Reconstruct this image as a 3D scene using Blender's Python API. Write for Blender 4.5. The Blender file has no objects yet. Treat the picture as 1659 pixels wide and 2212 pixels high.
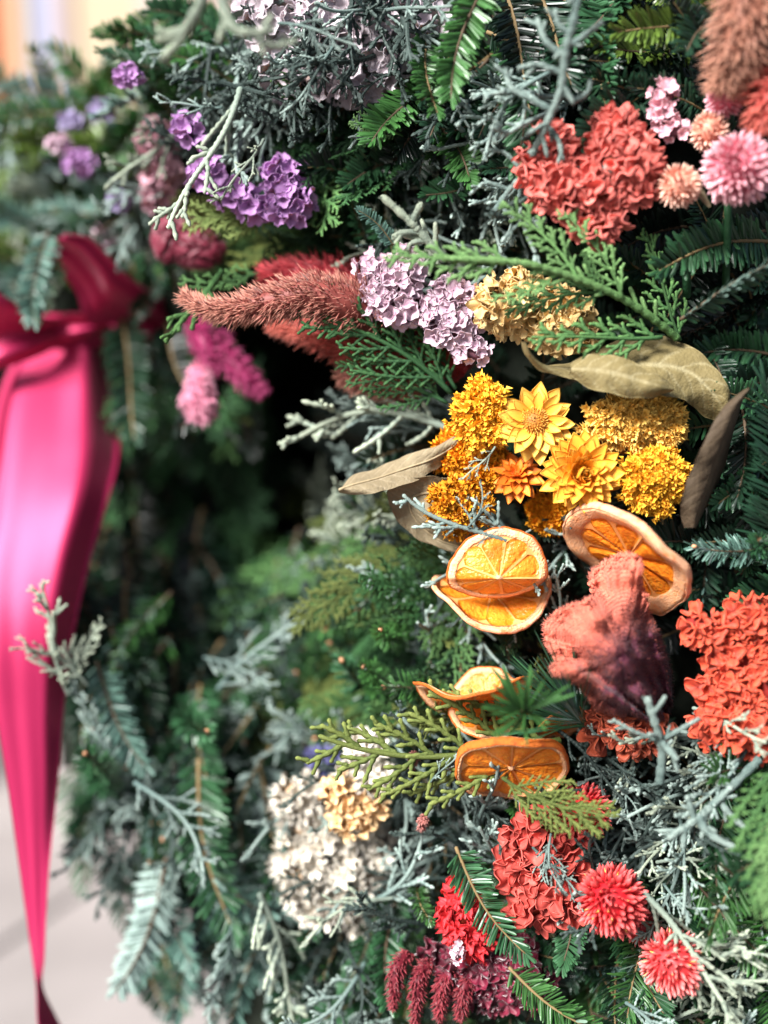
import bpy, bmesh, math, random
import numpy as np
from mathutils import Vector, Matrix, noise
random.seed(7); rng = np.random.default_rng(7)
R = math.radians
sc = bpy.context.scene; col = sc.collection

# ------------------------------------------------------------------ camera, sky, sun, exposure
K = 0.342 / 829.5                      # metres per reference pixel (1659 x 2212 frame) per metre of depth
CAM_H, TILT = 0.8, 12.0
FOCUS = 0.592
cd = bpy.data.cameras.new('camera'); cam = bpy.data.objects.new('camera', cd); col.objects.link(cam)
cam.location = (0, 0, CAM_H); cam.rotation_euler = (R(90 - TILT), 0, 0)
cd.sensor_fit = 'HORIZONTAL'; cd.sensor_width = 36; cd.lens = 18 / 0.342
cd.clip_start = 0.02; cd.clip_end = 100
cd.dof.use_dof = True; cd.dof.focus_distance = FOCUS; cd.dof.aperture_fstop = 2.1
sc.camera = cam
SUN_EL, SUN_AZ = 42.0, 228.0           # sun behind the camera's left shoulder (azimuth from +Y, clockwise seen from above)
w = bpy.data.worlds.new('World'); sc.world = w; w.use_nodes = True
nt = w.node_tree
sky = nt.nodes.new('ShaderNodeTexSky'); sky.sky_type = 'NISHITA'; sky.sun_disc = False
sky.sun_elevation = R(SUN_EL); sky.sun_rotation = R(SUN_AZ); sky.air_density = 1.0; sky.dust_density = 3.0; sky.ozone_density = 1.0
bg = nt.nodes['Background']; bg.inputs['Strength'].default_value = 0.05
nt.links.new(sky.outputs[0], bg.inputs[0])
sd = bpy.data.lights.new('sun', 'SUN'); sd.energy = 5.0; sd.angle = R(20); sd.color = (1, .985, .965)
sun = bpy.data.objects.new('sun', sd); col.objects.link(sun)
sv = Vector((math.sin(R(SUN_AZ)) * math.cos(R(SUN_EL)), math.cos(R(SUN_AZ)) * math.cos(R(SUN_EL)), math.sin(R(SUN_EL))))
sun.rotation_euler = sv.to_track_quat('Z', 'Y').to_euler()
sc.view_settings.view_transform = 'Standard'; sc.view_settings.look = 'None'
sc.view_settings.gamma = 1; sc.view_settings.exposure = 1.25
sc.render.engine = 'CYCLES'
sc.cycles.max_bounces = 6; sc.cycles.diffuse_bounces = 3; sc.cycles.glossy_bounces = 2; sc.cycles.transmission_bounces = 2
sc.cycles.use_denoising = True

# ------------------------------------------------------------------ places: a reference pixel and a distance give a point
CM = Matrix.Translation(cam.location) @ cam.rotation_euler.to_matrix().to_4x4()
RT = (CM.to_3x3() @ Vector((1, 0, 0))); UP = (CM.to_3x3() @ Vector((0, 1, 0))); FW = (CM.to_3x3() @ Vector((0, 0, 1)))  # FW: towards the camera
def P(x, y, d): return CM @ Vector(((x - 829.5) * K * d, (1106 - y) * K * d, -d))
def S(px, d): return px * K * d
CTRL = [(1155,915,.60),(1370,915,.595),(1250,1020,.595),(1085,1225,.605),(1360,1195,.595),(1320,1390,.59),(1580,1480,.575),
 (1100,1645,.60),(1320,1945,.595),(1455,2075,.585),(1185,1870,.605),(1290,380,.565),(1590,370,.555),(1590,80,.545),(740,90,.61),(1000,150,.575),
 (500,250,.62),(400,400,.65),(100,450,.80),(-100,400,.86),(200,280,.76),(330,120,.65),(850,620,.615),(640,640,.65),(400,650,.70),(430,850,.76),(700,900,.97),(680,1050,.97),(620,800,.94),(640,1120,.93),
 (450,1000,.94),(400,1130,.92),(520,1130,.95),(380,880,.90),(300,800,.80),(500,1300,.77),(150,1000,.82),(50,1500,.80),(250,1400,.71),(450,1700,.70),(700,1830,.66),(900,1300,.64),(1000,1500,.61),
 (1060,2080,.62),(350,1950,.71),(250,2150,.73),(720,1250,.69),(860,1000,.63),(860,1100,.64),(1640,1000,.575),(1640,1800,.55),(800,2200,.64),(1600,2200,.57),(1200,150,.56),(800,350,.61),(700,480,.63),(950,780,.63)]
CA = np.array(CTRL)
def dep(x, y):
    d2 = (CA[:, 0] - x) ** 2 + (CA[:, 1] - y) ** 2 + 900
    wt = 1 / d2 ** 1.6
    return float((wt * CA[:, 2]).sum() / wt.sum())

# ------------------------------------------------------------------ materials
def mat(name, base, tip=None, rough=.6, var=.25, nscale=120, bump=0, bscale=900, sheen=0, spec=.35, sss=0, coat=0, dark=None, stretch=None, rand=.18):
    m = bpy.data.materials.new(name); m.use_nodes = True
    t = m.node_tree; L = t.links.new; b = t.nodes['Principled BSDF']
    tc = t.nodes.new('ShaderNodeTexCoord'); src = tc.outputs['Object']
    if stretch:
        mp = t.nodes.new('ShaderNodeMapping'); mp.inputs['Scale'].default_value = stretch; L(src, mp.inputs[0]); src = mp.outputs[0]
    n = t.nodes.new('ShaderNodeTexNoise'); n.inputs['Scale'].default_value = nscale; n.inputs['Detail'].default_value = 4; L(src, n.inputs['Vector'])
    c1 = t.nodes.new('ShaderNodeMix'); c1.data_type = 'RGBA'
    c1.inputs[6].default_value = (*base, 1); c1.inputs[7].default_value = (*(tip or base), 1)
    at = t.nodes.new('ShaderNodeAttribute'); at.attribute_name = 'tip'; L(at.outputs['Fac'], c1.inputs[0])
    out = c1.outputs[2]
    if dark:
        c3 = t.nodes.new('ShaderNodeMix'); c3.data_type = 'RGBA'; c3.inputs[7].default_value = (*dark, 1)
        rp = t.nodes.new('ShaderNodeMapRange'); rp.inputs[1].default_value = .48; rp.inputs[2].default_value = .68; L(n.outputs[0], rp.inputs[0])
        L(out, c3.inputs[6]); L(rp.outputs[0], c3.inputs[0]); out = c3.outputs[2]
    oi = t.nodes.new('ShaderNodeObjectInfo')
    a = t.nodes.new('ShaderNodeMath'); a.operation = 'MULTIPLY_ADD'; a.inputs[1].default_value = 2 * var; a.inputs[2].default_value = 1 - var; L(n.outputs[0], a.inputs[0])
    r2 = t.nodes.new('ShaderNodeMath'); r2.operation = 'MULTIPLY_ADD'; r2.inputs[1].default_value = 2 * rand; r2.inputs[2].default_value = 1 - rand; L(oi.outputs['Random'], r2.inputs[0])
    mu = t.nodes.new('ShaderNodeMath'); mu.operation = 'MULTIPLY'; L(a.outputs[0], mu.inputs[0]); L(r2.outputs[0], mu.inputs[1])
    hs = t.nodes.new('ShaderNodeHueSaturation'); L(out, hs.inputs['Color']); L(mu.outputs[0], hs.inputs['Value'])
    L(hs.outputs[0], b.inputs['Base Color'])
    b.inputs['Roughness'].default_value = rough; b.inputs['Specular IOR Level'].default_value = spec
    b.inputs['Sheen Weight'].default_value = sheen; b.inputs['Sheen Roughness'].default_value = .4; b.inputs['Coat Weight'].default_value = coat
    if sss:
        b.inputs['Subsurface Weight'].default_value = sss; b.inputs['Subsurface Radius'].default_value = (1, .4, .2); b.inputs['Subsurface Scale'].default_value = .004
    if bump:
        n2 = t.nodes.new('ShaderNodeTexNoise'); n2.inputs['Scale'].default_value = bscale; n2.inputs['Detail'].default_value = 3; L(src, n2.inputs['Vector'])
        bp = t.nodes.new('ShaderNodeBump'); bp.inputs['Strength'].default_value = bump; bp.inputs['Distance'].default_value = .0015
        L(n2.outputs[0], bp.inputs['Height']); L(bp.outputs[0], b.inputs['Normal'])
    return m

# ------------------------------------------------------------------ mesh helpers
class MB:
    def __init__(s): s.v = []; s.f = []; s.m = []; s.t = []; s.n = 0
    def add(s, v, f, mi=0, tip=None):
        v = np.asarray(v, float); n0 = s.n
        s.v.append(v); s.n += len(v)
        s.f.extend([tuple(i + n0 for i in q) for q in f])
        s.m.extend(mi if isinstance(mi, (list, np.ndarray)) else [mi] * len(f))
        s.t.append(np.zeros(len(v)) if tip is None else np.broadcast_to(np.asarray(tip, float), (len(v),)))
    def mesh(s, name, mats, smooth=True):
        me = bpy.data.meshes.new(name)
        v = np.concatenate(s.v) if s.v else np.zeros((0, 3))
        me.from_pydata(v.tolist(), [], s.f)
        for m in mats: me.materials.append(m)
        me.polygons.foreach_set('material_index', np.asarray(s.m, np.int32))
        me.polygons.foreach_set('use_smooth', [smooth] * len(s.f))
        a = me.attributes.new('tip', 'FLOAT', 'POINT'); a.data.foreach_set('value', np.concatenate(s.t).astype(np.float32))
        me.update(); return me
def batch(mb, tv, tf, O, X, Y, Z, mi=0, tip=None):
    """the template placed once per row: O origin, X Y Z scaled axes; tip = per-template-vertex value"""
    tv = np.asarray(tv, float); N = len(O); m = len(tv)
    V = O[:, None, :] + tv[None, :, 0:1] * X[:, None, :] + tv[None, :, 1:2] * Y[:, None, :] + tv[None, :, 2:3] * Z[:, None, :]
    F = []; 
    for i in range(N): F.extend([tuple(k + i * m for k in q) for q in tf])
    M = mi if not isinstance(mi, list) else mi * N
    mb.add(V.reshape(-1, 3), F, M, None if tip is None else np.tile(tip, N))
def nrm(a): return a / np.maximum(np.linalg.norm(a, axis=-1, keepdims=True), 1e-9)
def tube(mb, pts, rad, sides=6, tip=0, mi=0, flat=1.0, fax=(0, 1, 0), cap=True):
    pts = np.asarray(pts, float); n = len(pts); rad = np.broadcast_to(np.asarray(rad, float), (n,))
    T = nrm(np.gradient(pts, axis=0)); ref = np.asarray(fax, float)
    if abs(np.dot(T[0], ref)) > .9: ref = np.array((1., 0, 0))
    X = nrm(np.cross(ref, T)); Y = nrm(np.cross(T, X))
    a = np.arange(sides) * 2 * math.pi / sides
    V = pts[:, None, :] + rad[:, None, None] * (np.cos(a)[None, :, None] * X[:, None, :] + flat * np.sin(a)[None, :, None] * Y[:, None, :])
    V = V.reshape(-1, 3); F = []
    for i in range(n - 1):
        for j in range(sides):
            k = (j + 1) % sides; F.append((i * sides + j, i * sides + k, (i + 1) * sides + k, (i + 1) * sides + j))
    if cap:
        V = np.vstack([V, pts[0] - T[0] * rad[0] * .5, pts[-1] + T[-1] * rad[-1] * .8]); b = n * sides
        for j in range(sides):
            k = (j + 1) % sides; F.append((b, k, j)); F.append((b + 1, (n - 1) * sides + j, (n - 1) * sides + k))
    tv = np.repeat(np.broadcast_to(np.asarray(tip, float), (n,)), sides)
    if cap: tv = np.concatenate([tv, [tv[0], tv[-1]]])
    mb.add(V, F, mi, tv)
def shell(mb, G, th, mi=0, mi_back=None, tip=None):
    """closed sheet from a grid of points G[u,v], th thick along its normals"""
    G = np.asarray(G, float); nu, nv = G.shape[:2]
    N = nrm(np.cross(np.gradient(G, axis=0), np.gradient(G, axis=1)))
    V = np.concatenate([(G + N * th / 2).reshape(-1, 3), (G - N * th / 2).reshape(-1, 3)]); o = nu * nv
    F = []; M = []
    for i in range(nu - 1):
        for j in range(nv - 1):
            q = (i * nv + j, (i + 1) * nv + j, (i + 1) * nv + j + 1, i * nv + j + 1)
            F.append(q); M.append(mi); F.append(tuple(o + k for k in reversed(q))); M.append(mi if mi_back is None else mi_back)
    ed = [i * nv for i in range(nu)] + [(nu - 1) * nv + j for j in range(1, nv)] + [i * nv + nv - 1 for i in range(nu - 2, -1, -1)] + [j for j in range(nv - 2, 0, -1)]
    for i in range(len(ed)):
        a, b = ed[i], ed[(i + 1) % len(ed)]; F.append((a, a + o, b + o, b)[::-1]); M.append(mi)
    tv = None
    if tip is not None: tv = np.tile(np.asarray(tip, float).reshape(-1), 2)
    mb.add(V, F, M, tv)
def interp(rows, n):
    """Catmull-Rom through rows"""
    A = np.asarray(rows, float); k = len(A); o = []
    for t in np.linspace(0, k - 1, n):
        i = min(int(t), k - 2); f = t - i
        p0, p1, p2, p3 = A[max(i - 1, 0)], A[i], A[i + 1], A[min(i + 2, k - 1)]
        o.append(.5 * (2 * p1 + (p2 - p0) * f + (2 * p0 - 5 * p1 + 4 * p2 - p3) * f * f + (3 * p1 - p0 - 3 * p2 + p3) * f ** 3))
    return np.array(o)
ICO = {}
def ico(sub):
    if sub not in ICO:
        bm = bmesh.new(); bmesh.ops.create_icosphere(bm, subdivisions=sub, radius=1)
        ICO[sub] = (np.array([v.co[:] for v in bm.verts]), [tuple(v.index for v in f.verts) for f in bm.faces]); bm.free()
    return ICO[sub]
def fib(n, lo=-1.0):
    i = np.arange(n) + .5; z = 1 - (1 - lo) * i / n; ph = i * 2.399963; r = np.sqrt(np.maximum(0, 1 - z * z))
    return np.stack([r * np.cos(ph), r * np.sin(ph), z], 1)
def frames(D, seed=0, spin=True):
    """X, Y perpendicular to unit directions D"""
    g = np.random.default_rng(seed); ref = g.normal(size=D.shape) if spin else np.broadcast_to(np.array((.01, 1., .02)), D.shape)
    X = nrm(np.cross(ref, D)); return X, np.cross(D, X)

# ------------------------------------------------------------------ scene objects
def empty(name, M, label, cat, group=None):
    o = bpy.data.objects.new(name, None); col.objects.link(o); o.empty_display_size = .01
    o.matrix_world = M; tag(o, label, cat, group); return o
def tag(o, label, cat, group=None):
    o['label'] = label; o['category'] = cat
    if group: o['group'] = group
def obj(name, me, parent=None, M=None, kind=None):
    o = bpy.data.objects.new(name, me); col.objects.link(o)
    if parent: o.parent = parent
    if M is not None: o.matrix_basis = M
    if kind: o['kind'] = kind
    return o
def facing(x, y, d, tx=0, ty=0, spin=0, scale=1):
    """matrix at the point, local +Z towards the camera leaned by tx (right) and ty (up)"""
    z = (FW + RT * tx + UP * ty).normalized(); xx = UP.cross(z).normalized(); yy = z.cross(xx)
    Mr = Matrix((xx, yy, z)).transposed().to_4x4()
    return Matrix.Translation(P(x, y, d)) @ Mr @ Matrix.Rotation(spin, 4, 'Z') @ Matrix.Scale(scale, 4)
def along(p0, p1, roll=0):
    """matrix with base p0, local +Z towards p1 and one unit long, local +Y towards the camera"""
    z = (p1 - p0); L = z.length; z = z / L
    y = (FW - z * FW.dot(z)); 
    if y.length < .05: y = UP - z * UP.dot(z)
    y.normalize(); x = y.cross(z)
    return Matrix.Translation(p0) @ Matrix((x, y, z)).transposed().to_4x4() @ Matrix.Rotation(roll, 4, 'Z') @ Matrix.Scale(L, 4)

# ================================================================== the setting behind the wreath
m_gap_shade = mat('gap_shade', (.010, .013, .009), rough=.9, nscale=60, var=.5, spec=.1)  # near-black body: shade of the gaps and the hollow put into its colour
SIL = [(-260,420),(60,350),(190,300),(330,190),(470,60),(520,-60),(560,-300),(1950,-300),(1950,2500),(560,2500),(500,2150),(380,1930),(280,1800),(180,1740),(120,1600),(-260,1450)]
def inside(x, y, poly):
    c = False; j = len(poly) - 1
    for i in range(len(poly)):
        xi, yi = poly[i]; xj, yj = poly[j]
        if (yi > y) != (yj > y) and x < (xj - xi) * (y - yi) / (yj - yi) + xi: c = not c
        j = i
    return c
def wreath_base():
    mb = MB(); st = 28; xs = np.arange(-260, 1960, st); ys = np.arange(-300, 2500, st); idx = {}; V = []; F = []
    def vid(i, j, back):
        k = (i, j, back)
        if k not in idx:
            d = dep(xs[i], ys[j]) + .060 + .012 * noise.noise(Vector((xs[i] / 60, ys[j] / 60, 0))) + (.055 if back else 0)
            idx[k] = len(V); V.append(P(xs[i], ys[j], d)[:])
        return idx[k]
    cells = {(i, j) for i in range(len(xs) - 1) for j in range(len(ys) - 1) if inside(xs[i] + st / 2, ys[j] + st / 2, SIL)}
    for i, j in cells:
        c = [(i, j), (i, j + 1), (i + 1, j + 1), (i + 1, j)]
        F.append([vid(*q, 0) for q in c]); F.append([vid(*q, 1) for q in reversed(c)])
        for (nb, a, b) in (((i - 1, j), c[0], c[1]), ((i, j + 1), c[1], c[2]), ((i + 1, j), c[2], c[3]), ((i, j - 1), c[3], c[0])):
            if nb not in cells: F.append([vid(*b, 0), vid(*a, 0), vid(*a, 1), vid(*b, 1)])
    mb.add(V, F); o = obj('wreath_base', mb.mesh('wreath_base', [m_gap_shade]))
    tag(o, 'wreath body coloured near-black for the shade between the sprigs', 'wreath base')
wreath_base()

m_stone = mat('pale_stone', (.235, .212, .205), rough=.8, nscale=7, var=.32, bump=.2, bscale=200, rand=.08)
m_joint = mat('stone_joint', (.08, .07, .07), rough=.9, nscale=30)
def ground():
    mb = MB(); mb.add([(-12, -8, -.004), (12, -8, -.004), (12, 12, -.004), (-12, 12, -.004)], [(0, 1, 2, 3)])
    g = obj('ground', mb.mesh('ground', [m_joint]), kind='structure')
    s = .34; mb = MB(); b = .004; h = .02
    q = [(-s/2+b, -s/2+b), (s/2-b, -s/2+b), (s/2-b, s/2-b), (-s/2+b, s/2-b)]; q2 = [(x * .985, y * .985) for x, y in q]
    v = [(x, y, -.003) for x, y in q] + [(x, y, h - .004) for x, y in q] + [(x, y, h) for x, y in q2]
    mb.add(v, [(i, (i + 1) % 4, 4 + (i + 1) % 4, 4 + i) for i in range(4)] + [(4 + i, 4 + (i + 1) % 4, 8 + (i + 1) % 4, 8 + i) for i in range(4)] + [(8, 9, 10, 11)])
    me = mb.mesh('paving_slab', [m_stone], False); rot = Matrix.Rotation(R(-28), 4, 'Z')
    for i in range(-7, 8):
        for j in range(-1, 8):
            c = rot @ Vector((i * s, j * s, 0)) + Vector((-.3, .4, 0))
            if -1.6 < c.x < 1.5 and .45 < c.y < 1.72: obj('paving_slab', me, g, Matrix.Translation(c) @ rot)
ground()
def board_wall():
    W = 1.98; cols = {'cream': (.50, .40, .27), 'tan': (.38, .14, .06), 'lav': (.33, .33, .43), 'pink': (.38, .28, .24), 'pale': (.42, .37, .33)}
    ms = {k: mat('board_' + k, c, rough=.6, nscale=14, var=.12, stretch=(1, 1, .15), rand=.06) for k, c in cols.items()}
    root = empty('board_wall', Matrix.Translation((-.6, W, 0)), 'pale wall of cream, orange brown and lavender upright boards far behind the wreath', 'wall')
    def px2x(px): return (px - 829.5) * K * W * 1.0
    seq = [(-420,-250,'pale'),(-250,-80,'cream'),(-80,22,'pink'),(22,78,'tan'),(78,104,'cream'),(104,168,'lav'),(168,200,'pink'),(200,330,'cream'),(330,420,'pale'),(420,560,'pink'),(560,700,'cream'),(700,860,'pale'),(860,1040,'cream'),(1040,1250,'pink'),(1250,1500,'pale'),(1500,1800,'cream')]
    for k, (a, b, c) in enumerate(seq):
        x0, x1 = px2x(a) + .6 + .001, px2x(b) + .6 - .001; y = .006 * (k % 2)
        mb = MB(); q = [(x0, y), (x1, y), (x1, y + .03), (x0, y + .03)]
        mb.add([(x, yy, 0.025) for x, yy in q] + [(x, yy, 2.4) for x, yy in q], [(0, 1, 5, 4), (1, 2, 6, 5), (2, 3, 7, 6), (3, 0, 4, 7), (4, 5, 6, 7), (3, 2, 1, 0)])
        obj('board', mb.mesh('board', [ms[c]], False), root)
board_wall()

# ================================================================== satin ribbon
m_satin = mat('magenta_satin', (.40, .010, .078), rough=.50, var=.05, nscale=8, spec=.5, sheen=.2, bump=.10, bscale=2600, rand=0)
m_satin.node_tree.nodes['Principled BSDF'].inputs['Metallic'].default_value = .34
def strip(rows, nu, nv, wave=None, th=.0006):
    """rows of (xa,ya,da, xb,yb,db); wave(u,v) moves a point towards the camera, metres"""
    A = interp(rows, nu); G = np.zeros((nu, nv, 3))
    for i in range(nu):
        a = np.array(P(*A[i, :3])); b = np.array(P(*A[i, 3:]))
        for j in range(nv):
            v = j / (nv - 1); p = a + (b - a) * v
            if wave: p = p + np.array(FW) * wave(i / (nu - 1), v)
            G[i, j] = p
    return G
def ribbon():
    root = empty('satin_ribbon', Matrix.Translation(P(150, 740, .76)), 'glossy magenta satin ribbon tied in a bow with a long hanging tail', 'ribbon')
    inv = root.matrix_world.inverted()
    def part(name, G, th=.0006):
        mb = MB(); shell(mb, G, th); me = mb.mesh(name, [m_satin]); me.transform(inv); return obj(name, me, root)
    tail = [(95,705,.795,215,690,.785),(55,770,.785,222,765,.775),(22,880,.757,232,900,.748),(4,1000,.733,232,985,.728),(-16,1130,.713,212,1080,.708),(-34,1260,.697,172,1230,.695),
            (-24,1400,.682,140,1400,.69),(-8,1540,.682,126,1540,.688),(14,1680,.685,120,1680,.688),(34,1820,.69,110,1820,.69),(54,1960,.695,101,1960,.692),(70,2070,.70,96,2070,.695),(78,2130,.70,92,2130,.705),(80,2190,.695,118,2190,.71),(84,2260,.69,160,2270,.71),(86,2330,.69,190,2330,.71)]
    def tw(u, v):
        return .006 * math.sin(math.pi * v) * max(0, 1 - u * 1.3) + .006 * math.sin(6.5 * v + 1) * max(0, .55 - u) + .0008 * math.sin(11 * v + 3 * u) * (1 - u) + .0002 * math.sin(19 * v - 5 * u + 1) - .22 * max(0, v - .80) * max(0, 1 - 1.6 * u)
    part('tail', strip(tail, 90, 22, tw))
    loop = [(108,552,.725,137,506,.69),(135,590,.735,190,512,.695),(172,640,.75,228,545,.705),(195,697,.765,270,590,.722),(270,708,.785,330,632,.75),(340,738,.80,372,660,.775),(368,762,.81,392,700,.795)]
    part('loop', strip(loop, 44, 26, lambda u, v: .006 * math.sin(v * 9.5 + 1.5 * u + .4) * (.5 + u * .6) + .004 * math.sin(v * 17 + 2) * (1 - u)))
    back = [(110,552,.747,139,508,.757),(150,600,.765,205,520,.77),(185,655,.775,262,570,.78),(230,700,.78,330,640,.785),(300,720,.78,372,680,.785),(385,775,.785,400,715,.785)]
    part('loop', strip(back, 30, 12, lambda u, v: .004 * math.sin(v * 7)))
    part('loop', strip([(-120,620,.72,-120,800,.76),(-40,625,.72,-40,812,.755),(10,640,.725,20,795,.755),(60,672,.74,85,770,.765),(110,690,.76,130,745,.775),(160,690,.78,170,730,.785)], 40, 20, lambda u, v: .008 * math.sin(v * 8 + 2 * u)))
    part('tail', strip([(40,760,.80,120,740,.80),(0,850,.805,60,840,.80),(-30,980,.81,35,980,.80),(-50,1150,.81,20,1150,.80),(-60,1400,.81,0,1400,.80)], 40, 10, lambda u, v: .004 * math.sin(v * 6)))
    part('tail', strip([(300,700,.79,390,720,.79),(320,745,.785,400,760,.785),(340,770,.79,395,775,.79),(350,790,.80,380,790,.80)], 20, 10, lambda u, v: .004 * math.sin(v * 7)))
    part('knot', strip([(70,690,.785,85,760,.795),(100,680,.768,110,775,.79),(150,678,.764,158,770,.788),(200,682,.768,205,755,.79),(240,690,.785,240,735,.795)], 30, 20, lambda u, v: .006 * math.sin(math.pi * v) + .003 * math.sin(v * 12 + 3 * u)))
ribbon()

# ================================================================== sprigs
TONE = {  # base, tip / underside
 'silver': ((.085, .135, .125), (.30, .38, .34)), 'pale': ((.18, .23, .19), (.38, .43, .32)), 'shade': ((.012, .022, .02), (.055, .08, .07)),  # shade: silver cypress with the shadow between twigs put into its colour
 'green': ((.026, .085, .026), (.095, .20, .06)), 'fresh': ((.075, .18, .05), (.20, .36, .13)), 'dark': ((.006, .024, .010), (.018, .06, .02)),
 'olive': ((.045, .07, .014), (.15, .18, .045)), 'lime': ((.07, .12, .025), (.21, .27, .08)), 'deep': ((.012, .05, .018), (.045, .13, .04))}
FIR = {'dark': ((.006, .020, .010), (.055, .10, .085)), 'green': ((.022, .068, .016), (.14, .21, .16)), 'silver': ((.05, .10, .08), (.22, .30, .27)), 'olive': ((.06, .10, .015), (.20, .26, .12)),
       'mid': ((.015, .05, .02), (.13, .20, .17)), 'deep': ((.003, .009, .005), (.012, .022, .018))}  # deep: needle colour darkened to paint the shade of hollow and gaps
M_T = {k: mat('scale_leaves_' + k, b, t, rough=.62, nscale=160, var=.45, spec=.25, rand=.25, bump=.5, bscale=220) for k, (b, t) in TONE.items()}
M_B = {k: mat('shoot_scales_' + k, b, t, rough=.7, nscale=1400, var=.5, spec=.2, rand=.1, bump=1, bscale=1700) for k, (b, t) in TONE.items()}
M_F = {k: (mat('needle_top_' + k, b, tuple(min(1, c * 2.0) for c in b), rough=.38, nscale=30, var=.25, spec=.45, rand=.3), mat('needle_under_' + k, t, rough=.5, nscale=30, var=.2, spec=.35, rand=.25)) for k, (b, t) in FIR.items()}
M_S = {k: mat('twig_' + k, c, rough=.75, nscale=200, var=.3) for k, c in {'brown': (.07, .045, .025), 'tan': (.17, .115, .05), 'green': (.20, .26, .07)}.items()}
m_bud = mat('resin_bud', (.62, .30, .16), rough=.5)
def curve(n, bend, seed, amp=.02):
    g = np.random.default_rng(seed); t = np.linspace(0, 1, n); a, b, c, e = g.uniform(-6, 6, 4)
    x = bend * (t - t * t) * 4 * .25 + amp * np.sin(t * 5 + a) - amp * np.sin(a); y = amp * np.sin(t * 4 + b) - amp * np.sin(b)
    x = x - t * x[-1]; y = y - t * y[-1]
    return np.stack([x, y, t], 1)
NT_V = []; NT_F = []; NT_M = []; NT_T = []
for z, wd, bz in ((0, .4, 0), (.25, .9, .25), (.8, 1, .8), (.97, .5, 1.0)):
    NT_V += [(-wd / 2, 0, z), (0, .16 * wd, bz), (wd / 2, 0, z), (0, -.10 * wd, bz)]; NT_T += [.1 + .9 * z * z] * 4
for i in range(3):
    for j in range(4):
        k = (j + 1) % 4; NT_F.append((i * 4 + j, i * 4 + k, (i + 1) * 4 + k, (i + 1) * 4 + j)[::-1]); NT_M.append(0 if j < 2 else 1)
NT_F.append((12, 13, 14, 15)); NT_M.append(0)
NT_V = np.array(NT_V); NT_T = np.array(NT_T)
def needles(mb, O, D, up, L, W, curl=.12):
    Z = D * L[:, None]; X = nrm(np.cross(up, D)); Y = np.cross(D, X)
    tv = NT_V.copy(); tv[:, 1] += 0
    batch(mb, tv, NT_F, O, X * W[:, None], Y * W[:, None], Z, NT_M, NT_T)
def gen_fir(seed, mode):
    g = np.random.default_rng(seed); st = MB(); nd = MB()
    C = curve(26, g.uniform(-.25, .25), seed, .015)
    c0 = 20 if mode in ('pine', 'whorl') else 0
    tube(st, C[c0:], (np.linspace(.016, .007, 26) * (1 + .15 * np.sin(np.arange(26) * 2.2)))[c0:], 6)
    n = {'fir': 130, 'brush': 150, 'pine': 64, 'long': 120, 'whorl': 44}[mode]
    t = np.sort(g.uniform(.03, 1, n)) if mode not in ('pine', 'whorl') else g.uniform(.85, 1.0, n)
    O = np.stack([np.interp(t, C[:, 2], C[:, k]) for k in range(3)], 1)
    if mode in ('fir', 'long'):
        side = np.where(np.arange(n) % 2, 1., -1.); az = side * g.normal(1.25, .28, n)      # angle from local +Y
    else: az = g.uniform(-math.pi, math.pi, n)
    ang = np.interp(t, [0, .8, 1], [1.15, .95, .35]) + g.normal(0, .10, n)
    if mode == 'pine': ang = g.uniform(.05, .8, n)
    if mode == 'whorl': ang = g.uniform(.2, 1.35, n)
    Rd = np.stack([np.sin(az), np.cos(az), 0 * az], 1)
    D = nrm(Rd * np.sin(ang)[:, None] + np.array((0, 0, 1.)) * np.cos(ang)[:, None])
    L = np.interp(t, [0, .15, .75, 1], [.13, .19, .17, .11]) * g.uniform(.8, 1.15, n); W = g.uniform(.022, .028, n)
    if mode == 'long': L *= 1.35; W *= .75
    if mode == 'brush': L *= 1.1
    if mode == 'pine': L = g.uniform(.55, .95, n); W = g.uniform(.012, .016, n)
    if mode == 'whorl': L = g.uniform(.25, .55, n); W = g.uniform(.028, .036, n)
    up = nrm(np.array((0, 1., 0)) * .8 + np.array((0, 0, 1.)) * .5 + g.normal(0, .25, (n, 3)))
    if mode in ('brush', 'pine', 'whorl'): up = nrm(np.array((0, 0, 1.)) + g.normal(0, .25, (n, 3)) + .3 * np.array((0, 1., 0)))
    needles(nd, O, D, up, L, W)
    if mode == 'brush':      # the resting bud on the tip
        v, f = ico(1); st.add(v * np.array((.026, .026, .034)) + C[-1], f, 1)
    return st, nd
def scaly(mb, pts, r, tip, flat=1.0, g=None):
    L = np.linalg.norm(np.diff(pts, axis=0), axis=1).sum(); n = max(4, int(L / (r * 1.55)))
    s = np.linspace(0, 1, len(pts)); q = np.linspace(0, 1, n); p = np.stack([np.interp(q, s, pts[:, k]) for k in range(3)], 1)
    rr = r * (1 + .26 * np.where(np.arange(n) % 2, 1, -1)) * np.interp(q, [0, .85, 1], [1, 1, .8])
    tube(mb, p, rr, 5, np.clip(np.interp(q, [0, .5, 1], [tip * .15, tip * .35, tip]) + .35 * tip * (np.arange(n) % 2) - .1, 0, 1), 0, flat)
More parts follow.
